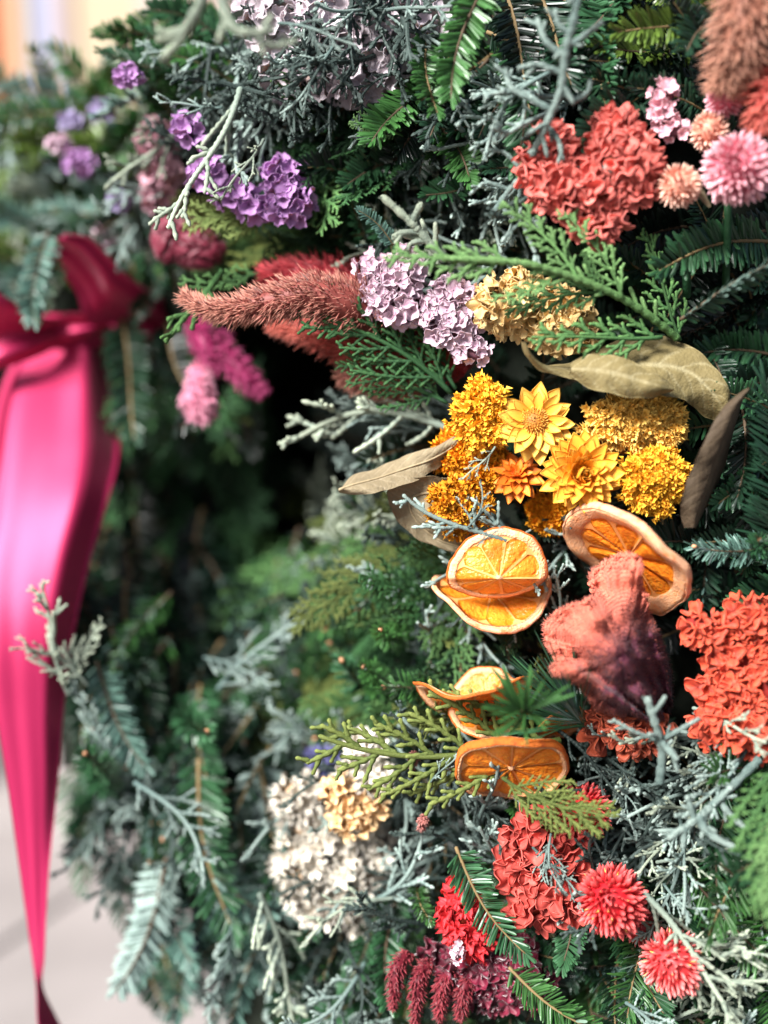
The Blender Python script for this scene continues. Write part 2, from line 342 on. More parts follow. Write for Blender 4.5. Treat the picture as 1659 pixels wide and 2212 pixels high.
def gen_cypress(seed, sparse):
    g = np.random.default_rng(seed); st = MB(); fo = MB(); r = .0185 if not sparse else .0185
    C = curve(24, g.uniform(-.5, .5), seed, .03)
    q = np.linspace(0, 1, 50); Cp = np.stack([np.interp(q, C[:, 2], C[:, k]) for k in range(3)], 1)
    tube(st, Cp, r * 1.05 * (1 + .14 * np.where(np.arange(50) % 2, 1, -1)) * np.linspace(1.15, .75, 50), 6, np.linspace(0, .9, 50))
    nb = 7 if sparse else 11; side = 1
    for i in range(nb):
        t = (i + .8 + g.uniform(-.3, .3)) / (nb + .3); side = -side if g.uniform() < .8 else side
        b = np.array([np.interp(t, C[:, 2], C[:, k]) for k in range(3)])
        a = g.uniform(.55, 1.0); az = g.normal(0, .75); l = (.40 - .24 * t) * g.uniform(.55, 1.25)
        d = nrm(np.array((side * math.sin(a) * math.cos(az), math.sin(a) * math.sin(az), math.cos(a))))
        fwd = np.array((0, 0, 1.)); u = np.linspace(0, 1, 7)[:, None]
        pts = b + d * l * u + (fwd - d) * (.22 * l) * u * u + g.normal(0, .006, 3) * np.sin(u * 5)
        scaly(fo, pts, r * .82, 1)
        for k in range(g.integers(1, 5)):
            tt = g.uniform(.2, .9); bb = b + d * l * tt + (fwd - d) * (.22 * l) * tt * tt; s2 = g.choice((-1, 1)); a2 = g.uniform(.5, .95)
            ax = nrm(np.cross(d, np.array((0.1, 1., 0.2)) + g.normal(0, .5, 3))); d2 = nrm(d * math.cos(a2) + ax * s2 * math.sin(a2))
            l2 = l * g.uniform(.22, .5); u2 = np.linspace(0, 1, 4)[:, None]
            scaly(fo, bb + d2 * l2 * u2 + (d - d2) * .15 * l2 * u2 * u2, r * .72, 1)
    return st, fo
def gen_thuja(seed, lush, slim=False):
    g = np.random.default_rng(seed); st = MB(); fo = MB(); r = .017 if slim else .012
    C = curve(22, g.uniform(-.4, .4), seed, .015)
    tube(st, C, np.linspace(.017, .009, 22), 6, np.linspace(.1, .8, 22))
    nb = 16 if lush else 12
    for i in range(nb):
        t = .06 + .92 * i / nb; side = 1 if i % 2 else -1
        b = np.array([np.interp(t, C[:, 2], C[:, k]) for k in range(3)]); a = g.uniform(.55, .8)
        l = ((.24 if slim else .44) * (1 - t) ** .75 + .07) * g.uniform(.75, 1.15)
        d = nrm(np.array((side * math.sin(a), g.normal(0, .12), math.cos(a)))); u = np.linspace(0, 1, 7)[:, None]; fw = np.array((0, .15, 1.))
        f = lambda tt: b + d * l * tt + (fw - d) * .25 * l * tt * tt
        scaly(fo, f(u), r, 1, .7)
        m = max(1, int(l / (.055 if slim else .036)))
        for k in range(m):
            tt = (k + .6) / m; bb = f(tt); s2 = 1 if k % 2 else -1; a2 = g.uniform(.5, .75)
            dd = nrm(d + (fw - d) * .4 * tt); ax = nrm(np.cross(dd, np.array((0, 1., 0)))); d2 = nrm(dd * math.cos(a2) + ax * s2 * math.sin(a2) + g.normal(0, .08, 3))
            l2 = (.11 * (1 - tt * .6)) * g.uniform(.6, 1.2); u2 = np.linspace(0, 1, 3)[:, None]
            scaly(fo, bb + d2 * l2 * u2, r * .85, 1, .65)
    return st, fo
SPR = {}
NVAR = {'whorl': 2, 'slim': 4, 'fir': 6, 'brush': 4, 'pine': 3, 'long': 3, 'silv': 7, 'twig': 5, 'thuja': 5, 'lush': 4}
NAME = {'whorl': 'fir_sprig', 'slim': 'cypress_frond', 'fir': 'fir_sprig', 'brush': 'fir_sprig', 'long': 'fir_sprig', 'pine': 'pine_tuft', 'silv': 'silver_cypress_sprig', 'twig': 'silver_cypress_sprig', 'thuja': 'cypress_frond', 'lush': 'cypress_frond'}
RAW = {}
def sprig_mesh(kind, var, tone):
    key = (kind, var, tone)
    if key in SPR: return SPR[key]
    if kind in ('fir', 'brush', 'pine', 'long', 'whorl'):
        st, fo = gen_fir(var * 7 + 3 + (var % 2), kind); a, b = M_F[tone]
        SPR[key] = (st.mesh('twig', [M_S['tan' if var % 2 else 'brown'], m_bud]), fo.mesh('needles', [a, b], False))
    else:
        st, fo = gen_cypress(var * 5 + 1, kind == 'twig') if kind in ('silv', 'twig') else gen_thuja(var * 5 + 2, kind == 'lush', kind == 'slim')
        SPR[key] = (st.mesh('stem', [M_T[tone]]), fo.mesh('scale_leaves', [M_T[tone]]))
    return SPR[key]
def sprig(kind, tone, x0, y0, d0, x1, y1, d1, label, group=None, roll=0, var=None):
    var = random.randrange(NVAR[kind]) if var is None else var
    st, fo = sprig_mesh(kind, var, tone)
    o = obj(NAME[kind], st, None, along(P(x0, y0, d0), P(x1, y1, d1), roll)); cat = 'conifer sprig'
    tag(o, label, cat, group)
    obj('needles' if kind in ('fir', 'brush', 'pine', 'long', 'whorl') else 'scale_leaves', fo, o, kind='stuff')
    return o
LAND = [(350,800,'magenta ribbon bow'),(60,1200,'ribbon tail'),(80,1800,'ribbon end'),(400,525,'burgundy cockscomb'),(545,380,'violet statice'),(740,90,'white statice'),(1275,375,'coral red cockscomb'),(1590,370,'large pink amaranth'),
 (1600,80,'brown foxtail plume'),(640,640,'long dusty rose plume'),(540,800,'magenta plumes'),(850,622,'lilac statice'),(1105,660,'cream statice'),(1350,800,'curled olive leaf'),(1040,900,'yellow yarrow'),(1412,1032,'right golden yarrow'),
 (860,1000,'grey tan leaf'),(1530,980,'upright brown leaf'),(1085,1240,'front orange slice'),(1361,1198,'tilted orange slice'),(1320,1390,'velvet cockscomb'),(1585,1470,'vermilion cockscomb'),(1030,1500,'folded orange slices'),(1102,1652,'thick orange slice'),
 (700,1830,'large cream cockscomb'),(760,1660,'small cream statice'),(1180,1870,'coral cockscomb'),(1322,1945,'speckled red amaranth'),(1453,2078,'lowest red amaranth'),(1050,2080,'burgundy statice'),(900,2120,'wine red tassels'),(1350,1580,'rust cockscomb'),(640,950,'dark hollow'),(395,2045,'small purple floret'),(100,450,'lavender florets'),(250,1950,'pale ground')]
WORD = {'dark': 'dark green', 'deep': 'very dark', 'mid': 'mid green', 'green': 'green', 'silver': 'silvery', 'olive': 'olive', 'shade': 'shade-darkened grey', 'pale': 'pale', 'fresh': 'bright green', 'lime': 'yellow green'}
KWORD = {'slim': 'slim frond', 'whorl': 'fir whorl', 'fir': 'fir sprig', 'brush': 'bristly fir tip', 'long': 'long fir sprig', 'silv': 'cypress sprig', 'twig': 'thin twig', 'thuja': 'flat frond', 'lush': 'lush frond', 'pine': 'pine tuft'}
USED = {}
def own_label(kind, tone, x, y, a):
    lx, ly, nm = min(LAND, key=lambda q: (q[0] - x) ** 2 + (q[1] - y) ** 2); dx, dy = x - lx, y - ly
    rel = ('right of' if dx > 0 else 'left of') if abs(dx) > abs(dy) * 1.3 else ('below' if dy > 0 else 'above') if abs(dy) > abs(dx) * 1.3 else ('below and ' if dy > 0 else 'above and ') + ('right of' if dx > 0 else 'left of')
    way = ('right', 'up right', 'up', 'up left', 'left', 'down left', 'down', 'down right')[int(((math.degrees(a) + 22.5) % 360) // 45)]
    return f"{WORD[tone]} {KWORD[kind]} leaning {way}, {rel} the {nm}"
MASS = {}
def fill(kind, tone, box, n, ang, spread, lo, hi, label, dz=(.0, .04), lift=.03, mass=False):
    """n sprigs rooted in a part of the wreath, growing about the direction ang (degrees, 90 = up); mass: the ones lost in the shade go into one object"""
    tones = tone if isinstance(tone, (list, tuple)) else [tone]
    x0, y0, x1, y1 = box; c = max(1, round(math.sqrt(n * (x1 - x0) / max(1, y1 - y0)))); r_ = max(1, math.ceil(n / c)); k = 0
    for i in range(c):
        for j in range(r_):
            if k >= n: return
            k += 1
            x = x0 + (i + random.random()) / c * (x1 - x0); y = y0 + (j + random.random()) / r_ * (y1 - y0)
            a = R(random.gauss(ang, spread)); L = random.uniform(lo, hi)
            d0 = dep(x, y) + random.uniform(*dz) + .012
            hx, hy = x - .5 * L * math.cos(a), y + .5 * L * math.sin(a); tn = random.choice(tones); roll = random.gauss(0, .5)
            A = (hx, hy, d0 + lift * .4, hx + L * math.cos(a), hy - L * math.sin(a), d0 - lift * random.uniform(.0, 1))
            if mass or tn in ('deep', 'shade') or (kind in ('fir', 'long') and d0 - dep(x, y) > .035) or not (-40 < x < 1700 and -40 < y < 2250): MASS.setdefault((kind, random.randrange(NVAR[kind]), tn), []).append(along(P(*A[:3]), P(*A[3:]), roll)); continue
            lb = own_label(kind, tn, x, y, a); sprig(kind, tn, *A, lb, 'conifer sprigs: ' + lb, roll)
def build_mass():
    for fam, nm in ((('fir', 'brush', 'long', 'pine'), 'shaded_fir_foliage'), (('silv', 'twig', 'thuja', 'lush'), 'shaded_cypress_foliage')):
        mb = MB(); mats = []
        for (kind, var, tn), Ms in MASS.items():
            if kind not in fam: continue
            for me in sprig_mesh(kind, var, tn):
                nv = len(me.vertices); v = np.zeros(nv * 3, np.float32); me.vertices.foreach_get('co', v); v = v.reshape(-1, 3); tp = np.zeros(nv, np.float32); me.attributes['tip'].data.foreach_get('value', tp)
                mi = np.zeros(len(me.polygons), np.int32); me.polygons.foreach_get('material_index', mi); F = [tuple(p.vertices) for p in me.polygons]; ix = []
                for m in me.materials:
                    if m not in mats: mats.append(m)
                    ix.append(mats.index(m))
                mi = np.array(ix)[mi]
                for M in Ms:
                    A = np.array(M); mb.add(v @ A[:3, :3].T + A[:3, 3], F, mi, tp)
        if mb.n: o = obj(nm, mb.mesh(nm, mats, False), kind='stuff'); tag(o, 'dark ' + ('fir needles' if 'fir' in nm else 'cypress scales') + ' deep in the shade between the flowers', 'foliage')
#FILLERS
f = fill
f('brush', ['dark', 'green', 'dark'], (190,1240,640,1760), 26, 268, 20, 190, 280, 'x', (-.015, .02))
f('long', ['dark', 'mid', 'green'], (170,1300,660,1900), 22, 265, 18, 200, 280, 'x', (-.005, .03))
f('lush', ['green', 'deep', 'olive'], (560,1180,900,1560), 14, 235, 35, 160, 240, 'x', (-.005, .03))
f('fir', ['dark', 'green', 'dark'], (860,60,1180,380), 12, 240, 40, 170, 250, 'x', (-.005, .03))
f('thuja', ['deep', 'green', 'dark'], (620,220,930,420), 10, 200, 40, 150, 220, 'x', (-.005, .02))
f('fir', ['dark', 'green'], (250,480,420,640), 10, 200, 60, 120, 180, 'x', (-.005, .02))
f('twig', ['dark', 'olive', 'green'], (260,760,600,1180), 12, 260, 30, 160, 240, 'x', (-.04, .0))
f('fir', ['green', 'mid', 'olive', 'silver', 'silver'], (-80,190,330,580), 44, 150, 45, 170, 260, 'blurred dark green fir sprig in the far upper left of the wreath', (0, .05))
f('silv', ['silver', 'pale', 'silver'], (-60,230,340,640), 24, 160, 60, 150, 240, 'blurred grey green cypress sprig in the far upper left of the wreath', (-.02, .03))
f('fir', ['green', 'mid'], (300,60,560,200), 16, 150, 25, 170, 250, 'glossy green fir sprig at the upper left edge below the pale foreground twig')
f('twig', ['silver', 'shade'], (400,110,700,340), 34, 190, 45, 130, 220, 'thin silvery cypress sprig tangled above the violet statice', (-.015, .03))
f('twig', ['shade', 'silver', 'shade'], (540,-20,960,230), 34, 240, 60, 130, 220, 'grey green cypress sprig crossing the white statice at the top', (-.03, .0))
f('fir', ['dark', 'mid', 'deep'], (640,190,1010,520), 34, 200, 50, 170, 260, 'dark fir sprig in the shadowed gap between violet statice and coral blossom')
f('thuja', ['dark', 'deep'], (620,380,860,520), 12, 190, 40, 150, 220, 'dark green cypress frond right of the violet statice')
f('twig', ['silver', 'shade', 'silver'], (930,190,1240,470), 38, 240, 70, 130, 230, 'curly silvery cypress sprig left of the coral cockscomb', (-.015, .03))
f('fir', ['dark', 'deep', 'mid'], (1050,-40,1330,300), 18, 260, 45, 190, 280, 'dark fir sprig behind the tall grey twig at the top')
f('fir', ['dark', 'deep', 'dark', 'olive'], (1290,-20,1580,280), 26, 200, 60, 180, 280, 'dark olive fir sprig between the coral cockscomb and the brown plume')
f('thuja', ['olive', 'lime', 'green'], (420,440,700,570), 20, 175, 30, 130, 200, 'yellow green cypress frond right of the burgundy cockscomb', (.01, .04))
f('twig', ['silver', 'pale', 'shade'], (820,430,1180,600), 30, 160, 60, 120, 210, 'silvery cypress sprig above the lilac statice', (-.01, .03))
f('fir', ['dark', 'mid'], (1150,540,1500,740), 16, 120, 50, 150, 240, 'dark fir sprig under the bright green cypress frond')
f('fir', ['dark', 'deep', 'mid'], (1440,470,1720,860), 24, 200, 60, 180, 280, 'dark fir sprig below the pink globe amaranth at the right edge')
f('fir', ['dark', 'mid', 'dark'], (1490,820,1740,1340), 34, 185, 40, 190, 290, 'dark fir sprig right of the upright brown leaf')
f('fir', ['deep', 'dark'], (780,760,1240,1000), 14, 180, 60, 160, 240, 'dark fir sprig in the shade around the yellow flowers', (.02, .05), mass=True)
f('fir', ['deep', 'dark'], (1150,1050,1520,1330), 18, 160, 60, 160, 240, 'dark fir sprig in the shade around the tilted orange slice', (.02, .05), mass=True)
f('fir', ['deep', 'dark', 'deep'], (240,720,560,1280), 34, 260, 30, 180, 260, 'x', (-.07, .03))
f('thuja', ['deep', 'dark', 'dark'], (260,740,540,1220), 24, 265, 25, 160, 250, 'x', (-.10, .0))
f('silv', ['silver', 'shade'], (700,860,960,1000), 10, 175, 25, 170, 240, 'blurred grey cypress sprig reaching left over the dark hollow', (0, .03))
f('silv', ['silver', 'shade', 'pale'], (700,1060,960,1250), 16, 165, 35, 150, 230, 'blurred silvery cypress sprig below the two tan leaves', (-.01, .03))
f('lush', ['lime', 'olive', 'green'], (680,1090,990,1280), 12, 180, 40, 140, 220, 'blurred yellow green cypress frond left of the orange slices', (0, .03))
f('thuja', ['green', 'deep', 'green', 'dark'], (560,1200,1000,1560), 34, 215, 50, 150, 240, 'blurred green cypress frond in the middle below the dark hollow', (-.01, .04))
f('brush', ['green', 'mid'], (600,1250,980,1580), 16, 220, 60, 150, 230, 'blurred green fir sprig in the middle below the dark hollow')
f('fir', ['dark', 'mid', 'dark'], (170,1260,640,1740), 40, 265, 25, 200, 300, 'blurred dark fir sprig hanging beside the pink ribbon tail')
f('silv', ['silver', 'shade', 'silver'], (430,1320,640,1520), 8, 240, 60, 140, 220, 'blurred bluish cypress sprig left of the cream cockscomb', (-.02, .02))
f('silv', ['silver', 'shade'], (190,1600,470,1900), 14, 260, 45, 160, 240, 'blurred grey cypress sprig low beside the ribbon tail', (-.03, .01))
f('fir', ['silver', 'mid', 'silver'], (300,1780,640,2120), 22, 262, 22, 200, 290, 'blurred silvery fir sprig hanging at the lower left edge', (-.01, .04))
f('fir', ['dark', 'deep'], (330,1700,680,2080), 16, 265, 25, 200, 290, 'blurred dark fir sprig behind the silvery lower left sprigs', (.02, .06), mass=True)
f('twig', ['silver', 'shade'], (570,1560,870,1960), 20, 220, 70, 150, 230, 'grey cypress sprig around the cream cockscomb', (-.02, .03))
f('fir', ['green', 'dark', 'mid'], (640,1960,1010,2260), 26, 250, 40, 170, 260, 'green fir sprig under the cream cockscomb at the bottom')
f('silv', ['silver', 'shade'], (560,1960,860,2230), 14, 250, 40, 160, 250, 'grey green cypress sprig at the bottom left of the burgundy plumes', (-.02, .02))
f('twig', ['silver', 'shade', 'silver'], (830,1580,1140,1900), 36, 230, 75, 120, 200, 'thin grey cypress sprig left of the lowest orange slice', (-.015, .03))
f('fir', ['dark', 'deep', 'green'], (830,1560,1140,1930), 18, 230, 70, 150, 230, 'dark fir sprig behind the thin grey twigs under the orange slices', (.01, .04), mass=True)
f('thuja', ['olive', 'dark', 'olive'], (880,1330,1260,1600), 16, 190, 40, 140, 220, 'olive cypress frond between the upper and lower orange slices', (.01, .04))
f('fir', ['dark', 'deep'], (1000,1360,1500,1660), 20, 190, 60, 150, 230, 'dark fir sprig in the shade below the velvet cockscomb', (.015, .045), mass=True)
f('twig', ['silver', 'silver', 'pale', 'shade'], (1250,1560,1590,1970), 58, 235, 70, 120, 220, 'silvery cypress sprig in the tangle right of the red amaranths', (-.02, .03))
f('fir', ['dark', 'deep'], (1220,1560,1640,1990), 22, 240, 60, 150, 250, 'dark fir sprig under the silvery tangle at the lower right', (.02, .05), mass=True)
f('fir', ['green', 'dark', 'mid'], (1000,1960,1330,2260), 24, 300, 50, 160, 250, 'green fir sprig below the coral cockscomb at the bottom')
f('long', ['dark', 'mid', 'green'], (1290,1940,1740,2280), 34, 300, 35, 200, 320, 'long needled green fir sprig in the lower right corner')
f('silv', ['silver', 'pale'], (1380,2020,1720,2260), 12, 310, 35, 160, 240, 'pale cypress sprig in the lower right corner', (-.02, .01))
f('twig', ['silver', 'shade'], (930,1100,1290,1420), 26, 180, 70, 120, 190, 'thin grey cypress sprig between the orange slices', (.0, .03))
f('long', ['green', 'mid'], (1540,1620,1740,2000), 14, 250, 40, 180, 280, 'green needled sprig under the orange red cockscomb at the right edge')

build_mass()
# ------------------------------------------------------------------ single sprigs that stand out
def h(kind, tone, a, b, d0, d1, label, roll=0, var=None): sprig(kind, tone, *a, d0, *b, d1, label, None, roll, var)
TRI_V = np.array([(1, 0, 0), (-.5, .87, 0), (-.5, -.87, 0), (.35, 0, .6), (-.17, .3, .6), (-.17, -.3, .6), (0, 0, 1)]); TRI_F = [(0, 1, 4, 3), (1, 2, 5, 4), (2, 0, 3, 5), (3, 4, 6), (4, 5, 6), (5, 3, 6)]; TRI_T = np.array([0, 0, 0, .6, .6, .6, 1.])
def shoots(tone, lines, label, name='silver_cypress_sprig'):
    """a bare cypress shoot: the first line is the stem, the others fork off it; (x, y, d) points and a radius in pixels"""
    o0 = Vector(P(*lines[0][0][0])); root = None; g = np.random.default_rng(len(label))
    for k, (pts, r) in enumerate(lines):
        A = interp([P(*p)[:] for p in pts], 40) - np.array(o0); d = pts[0][2]; n = max(8, int(np.linalg.norm(np.diff(A, axis=0), axis=1).sum() / S(r * .75, d)))
        q = np.linspace(0, 39, n); B = np.stack([np.interp(q, np.arange(40), A[:, c]) for c in range(3)], 1); mb = MB()
        tube(mb, B, S(r, d) * (1 + np.tile([.14, .04, -.14, -.02], n)[:n] + g.normal(0, .07, n)) * np.linspace(1.1, .78, n), 8, np.clip(np.linspace(0, .9, n) + .25 * g.random(n), 0, 1))
        T = nrm(np.gradient(B, axis=0)); m = n * 3; ix = g.integers(0, n, m); X, Y = frames(T[ix], k); D = nrm(T[ix] * 1.3 + X); sc2 = S(r, d) * g.uniform(.35, .6, m)[:, None]
        X2, Y2 = frames(D, k + 1); batch(mb, TRI_V, TRI_F, B[ix] + X * S(r, d) * .72, X2 * sc2 * .5, Y2 * sc2 * .5, D * sc2 * 1.7, 0, TRI_T)
        for z in range(int(len(B) / 9)):
            i0 = int(g.integers(3, len(B) - 3)); ax = nrm(np.cross(T[i0], np.array(FW) + g.normal(0, .5, 3))) * g.choice((-1, 1)); l_ = S(r, d) * g.uniform(2.6, 5.5); u_ = np.linspace(0, 1, 8)[:, None]; dr = nrm(T[i0] * .8 + ax)
            tube(mb, B[i0] + dr * l_ * u_ + T[i0] * l_ * .2 * u_ * u_, S(r, d) * .62 * np.array([1, 1.1, .9, 1.08, .9, 1.05, .9, .75]), 6, np.linspace(.3, 1, 8))
        if k == 0: root = obj(name, mb.mesh('stem', [M_B[tone]]), None, Matrix.Translation(o0)); tag(root, label, 'conifer sprig')
        else: obj('shoot', mb.mesh('shoot', [M_B[tone]]), root)
shoots('pale', [([(450,-60,.50),(432,10,.50),(405,60,.505),(388,88,.508),(350,128,.51)], 12), ([(405,62,.505),(372,78,.508),(343,84,.51)], 10), ([(440,-10,.50),(400,-20,.50),(380,-50,.50)], 9)], 'thick pale out of focus twig at the top with two blunt tips')
shoots('pale', [([(470,-50,.50),(482,10,.50),(502,58,.50),(540,72,.50),(590,66,.505)], 11), ([(540,72,.50),(590,100,.505),(640,88,.51)], 8), ([(478,5,.50),(520,-20,.50)], 9)], 'thick pale out of focus twig bending right at the top edge')
shoots('silver', [([(1256,-60,.525),(1240,40,.528),(1222,110,.532),(1212,190,.538),(1180,270,.545),(1150,335,.555)], 9), ([(1222,105,.542),(1265,75,.54),(1300,48,.538)], 7), ([(1218,120,.542),(1180,90,.54),(1160,40,.54)], 7),
  ([(1212,190,.545),(1240,215,.545),(1268,200,.545),(1275,175,.545)], 6), ([(1215,160,.545),(1165,140,.545),(1120,148,.545)], 7), ([(1195,240,.548),(1150,215,.548),(1105,190,.548),(1090,150,.548)], 7), ([(1180,270,.55),(1205,300,.55),(1215,345,.55)], 6), ([(1232,75,.541),(1205,50,.541),(1200,20,.541)], 6)], 'tall grey cypress stem at the top right of centre')
shoots('silver', [([(1060,470,.57),(1100,410,.568),(1140,365,.565),(1160,330,.56)], 6), ([(1100,410,.568),(1050,395,.568),(1015,420,.568)], 4.5), ([(1130,375,.565),(1090,330,.565),(1040,325,.565)], 4.5), ([(1080,440,.57),(1110,470,.57),(1180,480,.57)], 4.5)], 'curved grey cypress shoot left of the coral cockscomb')
shoots('shade', [([(965,245,.60),(975,300,.60),(985,350,.60),(1000,410,.60)], 4.5), ([(985,350,.60),(965,385,.60),(958,405,.60)], 4), ([(978,310,.60),(1000,285,.60),(1030,262,.598)], 4), ([(1000,400,.60),(1035,380,.60),(1060,345,.60)], 4)], 'thin curly grey shoot in the dark upper middle')
shoots('silver', [([(760,260,.60),(780,285,.598),(770,300,.597),(755,322,.596)], 4), ([(775,297,.597),(786,304,.597)], 4)], 'small grey crooked twig tip under the white statice')
shoots('pale', [([(960,560,.58),(910,505,.575),(885,478,.572),(826,425,.57)], 9), ([(890,480,.573),(905,450,.57),(910,440,.57)], 8), ([(905,500,.575),(865,505,.573),(850,515,.572)], 8), ([(925,520,.577),(890,525,.575),(880,540,.575)], 6)], 'whitish blunt cypress shoot above the bright green frond')
shoots('silver', [([(1640,1640,.565),(1560,1720,.56),(1510,1765,.555),(1445,1810,.552)], 9), ([(1510,1765,.555),(1530,1800,.552),(1585,1830,.55)], 9), ([(1560,1720,.56),(1565,1745,.557),(1610,1790,.555)], 7), ([(1500,1770,.555),(1490,1735,.553),(1484,1720,.552)], 7), ([(1480,1790,.553),(1475,1830,.553)], 7), ([(1540,1740,.557),(1580,1700,.555)], 7)], 'thick pale cypress shoot pointing down left at the lower right')
shoots('silver', [([(1425,1690,.565),(1430,1620,.56),(1415,1560,.552),(1398,1508,.548)], 9), ([(1425,1600,.558),(1370,1580,.556),(1325,1555,.556)], 5), ([(1425,1600,.558),(1470,1575,.556),(1510,1552,.556)], 6), ([(1425,1600,.558),(1450,1625,.552),(1462,1640,.55)], 8)], 'pale cypress tip standing in front of the rust cockscomb')
h('twig','pale',(520,190),(364,492),.61,.602,'long thin pale twig hanging down past the burgundy cockscomb')
h('twig','pale',(570,300),(478,432),.605,.60,'short pale twig hanging over the violet statice')
h('twig','silver',(480,232),(345,222),.62,.62,'pale twig pointing left above the violet statice')
h('twig','silver',(720,100),(606,245),.58,.575,'grey green twig pointing down left below the white statice')
h('twig','silver',(600,50),(770,98),.56,.56,'blurred grey twig lying across the white statice')
h('fir','green',(1060,-60),(975,215),.565,.56,'fresh green fir sprig with broad needles hanging at the top centre',0,0)
h('silv','silver',(1200,150),(1050,330),.56,.56,'grey cypress side shoot left of the tall grey stem')
h('thuja','fresh',(870,295),(755,262),.60,.59,'small bright green frond tip in the dark upper middle')
h('fir','silver',(850,530),(775,455),.61,.60,'fan of silvery needles left of the whitish cypress sprig')
shoots('fresh', [([(1462,730,.585),(1400,680,.575),(1320,632,.565),(1235,598,.558),(1150,572,.552),(1060,562,.55),(960,558,.55)], 8)], 'long bright green stem carrying fronds over the cream statice', 'cypress_frond')
h('slim','fresh',(1110,568),(838,552),.552,.552,'bright green frond at the left end of the long green stem')
h('slim','fresh',(1250,605),(1085,435),.558,.55,'bright green frond pointing up left below the coral cockscomb')
h('slim','fresh',(1345,645),(1215,455),.566,.555,'bright green frond pointing up beside the coral cockscomb')
h('slim','green',(1470,735),(1395,500),.588,.575,'darker green frond standing right of the bright green ones')
h('slim','green',(1325,635),(1090,672),.566,.57,'green frond pointing left between the two cream statice heads')
h('slim','green',(1430,728),(1150,728),.578,.562,'green frond lying over the cream statice and the curled leaf')
h('slim','fresh',(1210,590),(1060,640),.556,.56,'short bright green frond above the first cream statice head')
h('slim','green',(1300,640),(1260,545),.563,.556,'short green frond in the fork of the long green stem')
h('fir','mid',(1470,690),(1690,560),.57,.55,'fir sprig with white drooping needles on a brown twig at the right edge',1.2,2)
h('long','dark',(1665,1200),(1655,830),.575,.57,'dense dark fir comb standing at the right edge',0,1)
h('brush','silver',(1700,1180),(1500,1180),.575,.57,'bristly grey fir sprig right of the tilted orange slice')
h('brush','mid',(1600,1240),(1640,1165),.60,.56,'dark fir tip with a pale node pointing out at the right edge')
h('thuja','deep',(975,850),(655,668),.62,.605,'dark green cypress frond lying over the red plumes',0,2)
h('thuja','deep',(985,840),(790,655),.62,.61,'dark green cypress frond beside the lilac statice',0,0)
h('thuja','deep',(965,870),(735,780),.625,.62,'dark green lower frond above the dark hollow',0,4)
h('silv','pale',(1000,937),(640,948),.63,.655,'long blurred pale cypress sprig reaching left above the tan leaf')
h('silv','silver',(940,930),(725,868),.64,.655,'short blurred grey cypress sprig above the long pale one')
h('twig','pale',(1070,965),(1000,1035),.585,.58,'small white cypress bit lying on the shaded orange yarrow')
h('twig','silver',(1130,1180),(872,1070),.59,.583,'silvery twig lying across the shaded tan leaf')
h('twig','silver',(1010,1140),(1040,1050),.585,.58,'short silvery twig standing against the lowest yarrow')
h('twig','silver',(1030,1180),(1080,1140),.58,.578,'small silvery bit on the rim of the front orange slice')
shoots('green', [([(480,585,.632),(440,640,.626),(400,685,.62),(358,738,.616)], 6.5), ([(428,655,.625),(420,690,.62),(414,712,.618)], 5.5), ([(405,680,.621),(380,684,.619),(362,690,.617)], 5.5), ([(388,700,.619),(386,716,.617)], 5), ([(450,628,.627),(470,670,.625),(472,705,.622)], 5.5)], 'pale yellow green frond tip hanging left of the long plume', 'cypress_frond')
h('slim','green',(560,590),(388,602),.645,.635,'green frond above the tip of the long plume')
h('thuja','lime',(620,470),(400,482),.64,.64,'yellow green frond reaching left over the burgundy cockscomb')
h('lush','olive',(870,1215),(630,1345),.66,.66,'blurred yellow green frond pointing down left in the middle')
h('brush','green',(880,1380),(822,1360),.67,.625,'blurred green fir tip with pinkish bud pointing out in the middle')
h('brush','green',(820,1500),(785,1440),.68,.635,'blurred green fir tip with bud below the middle one')
h('silv','pale',(150,1500),(88,1262),.675,.66,'pale blurred cypress sprig standing against the pink ribbon tail')
h('silv','pale',(190,1480),(38,1400),.675,.66,'pale blurred cypress sprig pointing left across the ribbon tail')
h('silv','pale',(150,1470),(220,1345),.68,.67,'pale blurred cypress sprig leaning right beside the ribbon tail')
h('fir','silver',(105,500),(75,700),.715,.70,'blurred fir tip hanging over the ribbon knot',0,0)
h('brush','mid',(130,560),(85,690),.72,.70,'blurred bristly fir tip hanging in front of the ribbon knot',0,1)
h('silv','silver',(250,1640),(150,1470),.69,.675,'grey blurred cypress shoot below the pale ones at the ribbon')
h('silv','silver',(470,1490),(650,1330),.70,.69,'bluish blurred cypress sprig left of the middle fronds')
h('silv','silver',(440,1420),(590,1480),.70,.69,'bluish blurred cypress sprig pointing right in the lower left')
h('brush','mid',(230,1700),(185,1628),.72,.66,'blurred fir tip with tan bud beside the ribbon tail')
h('brush','mid',(400,1520),(447,1580),.72,.66,'blurred fir tip with tan bud in the lower left middle')
h('fir','silver',(210,1430),(318,1660),.69,.68,'blurred silvery fir comb running down right to a tan bud')
h('fir','mid',(430,1640),(505,2010),.69,.67,'dark fir branch with long bare brown twig at the lower left',0,3)
h('fir','silver',(560,1640),(560,2010),.71,.69,'silvery fir branch right of the bare brown twig',3.0,1)
h('silv','silver',(290,1690),(440,1890),.67,.655,'pale cypress sprig curving down right at the lower left')
h('fir','silver',(360,1850),(250,2140),.70,.69,'silvery fir sprig hanging over the pale ground',3.0,0)
h('silv','pale',(560,1930),(640,2230),.655,.65,'pale forked twig hanging at the bottom left')
h('silv','silver',(500,2000),(450,2200),.67,.66,'grey forked twig beside the silvery fir at the bottom')
h('twig','pale',(850,1940),(665,2032),.635,.63,'pale twig pointing left under the cream cockscomb')
h('fir','green',(1100,2090),(1320,2240),.60,.585,'green fir sprig on a tan twig at the bottom centre',0,3)
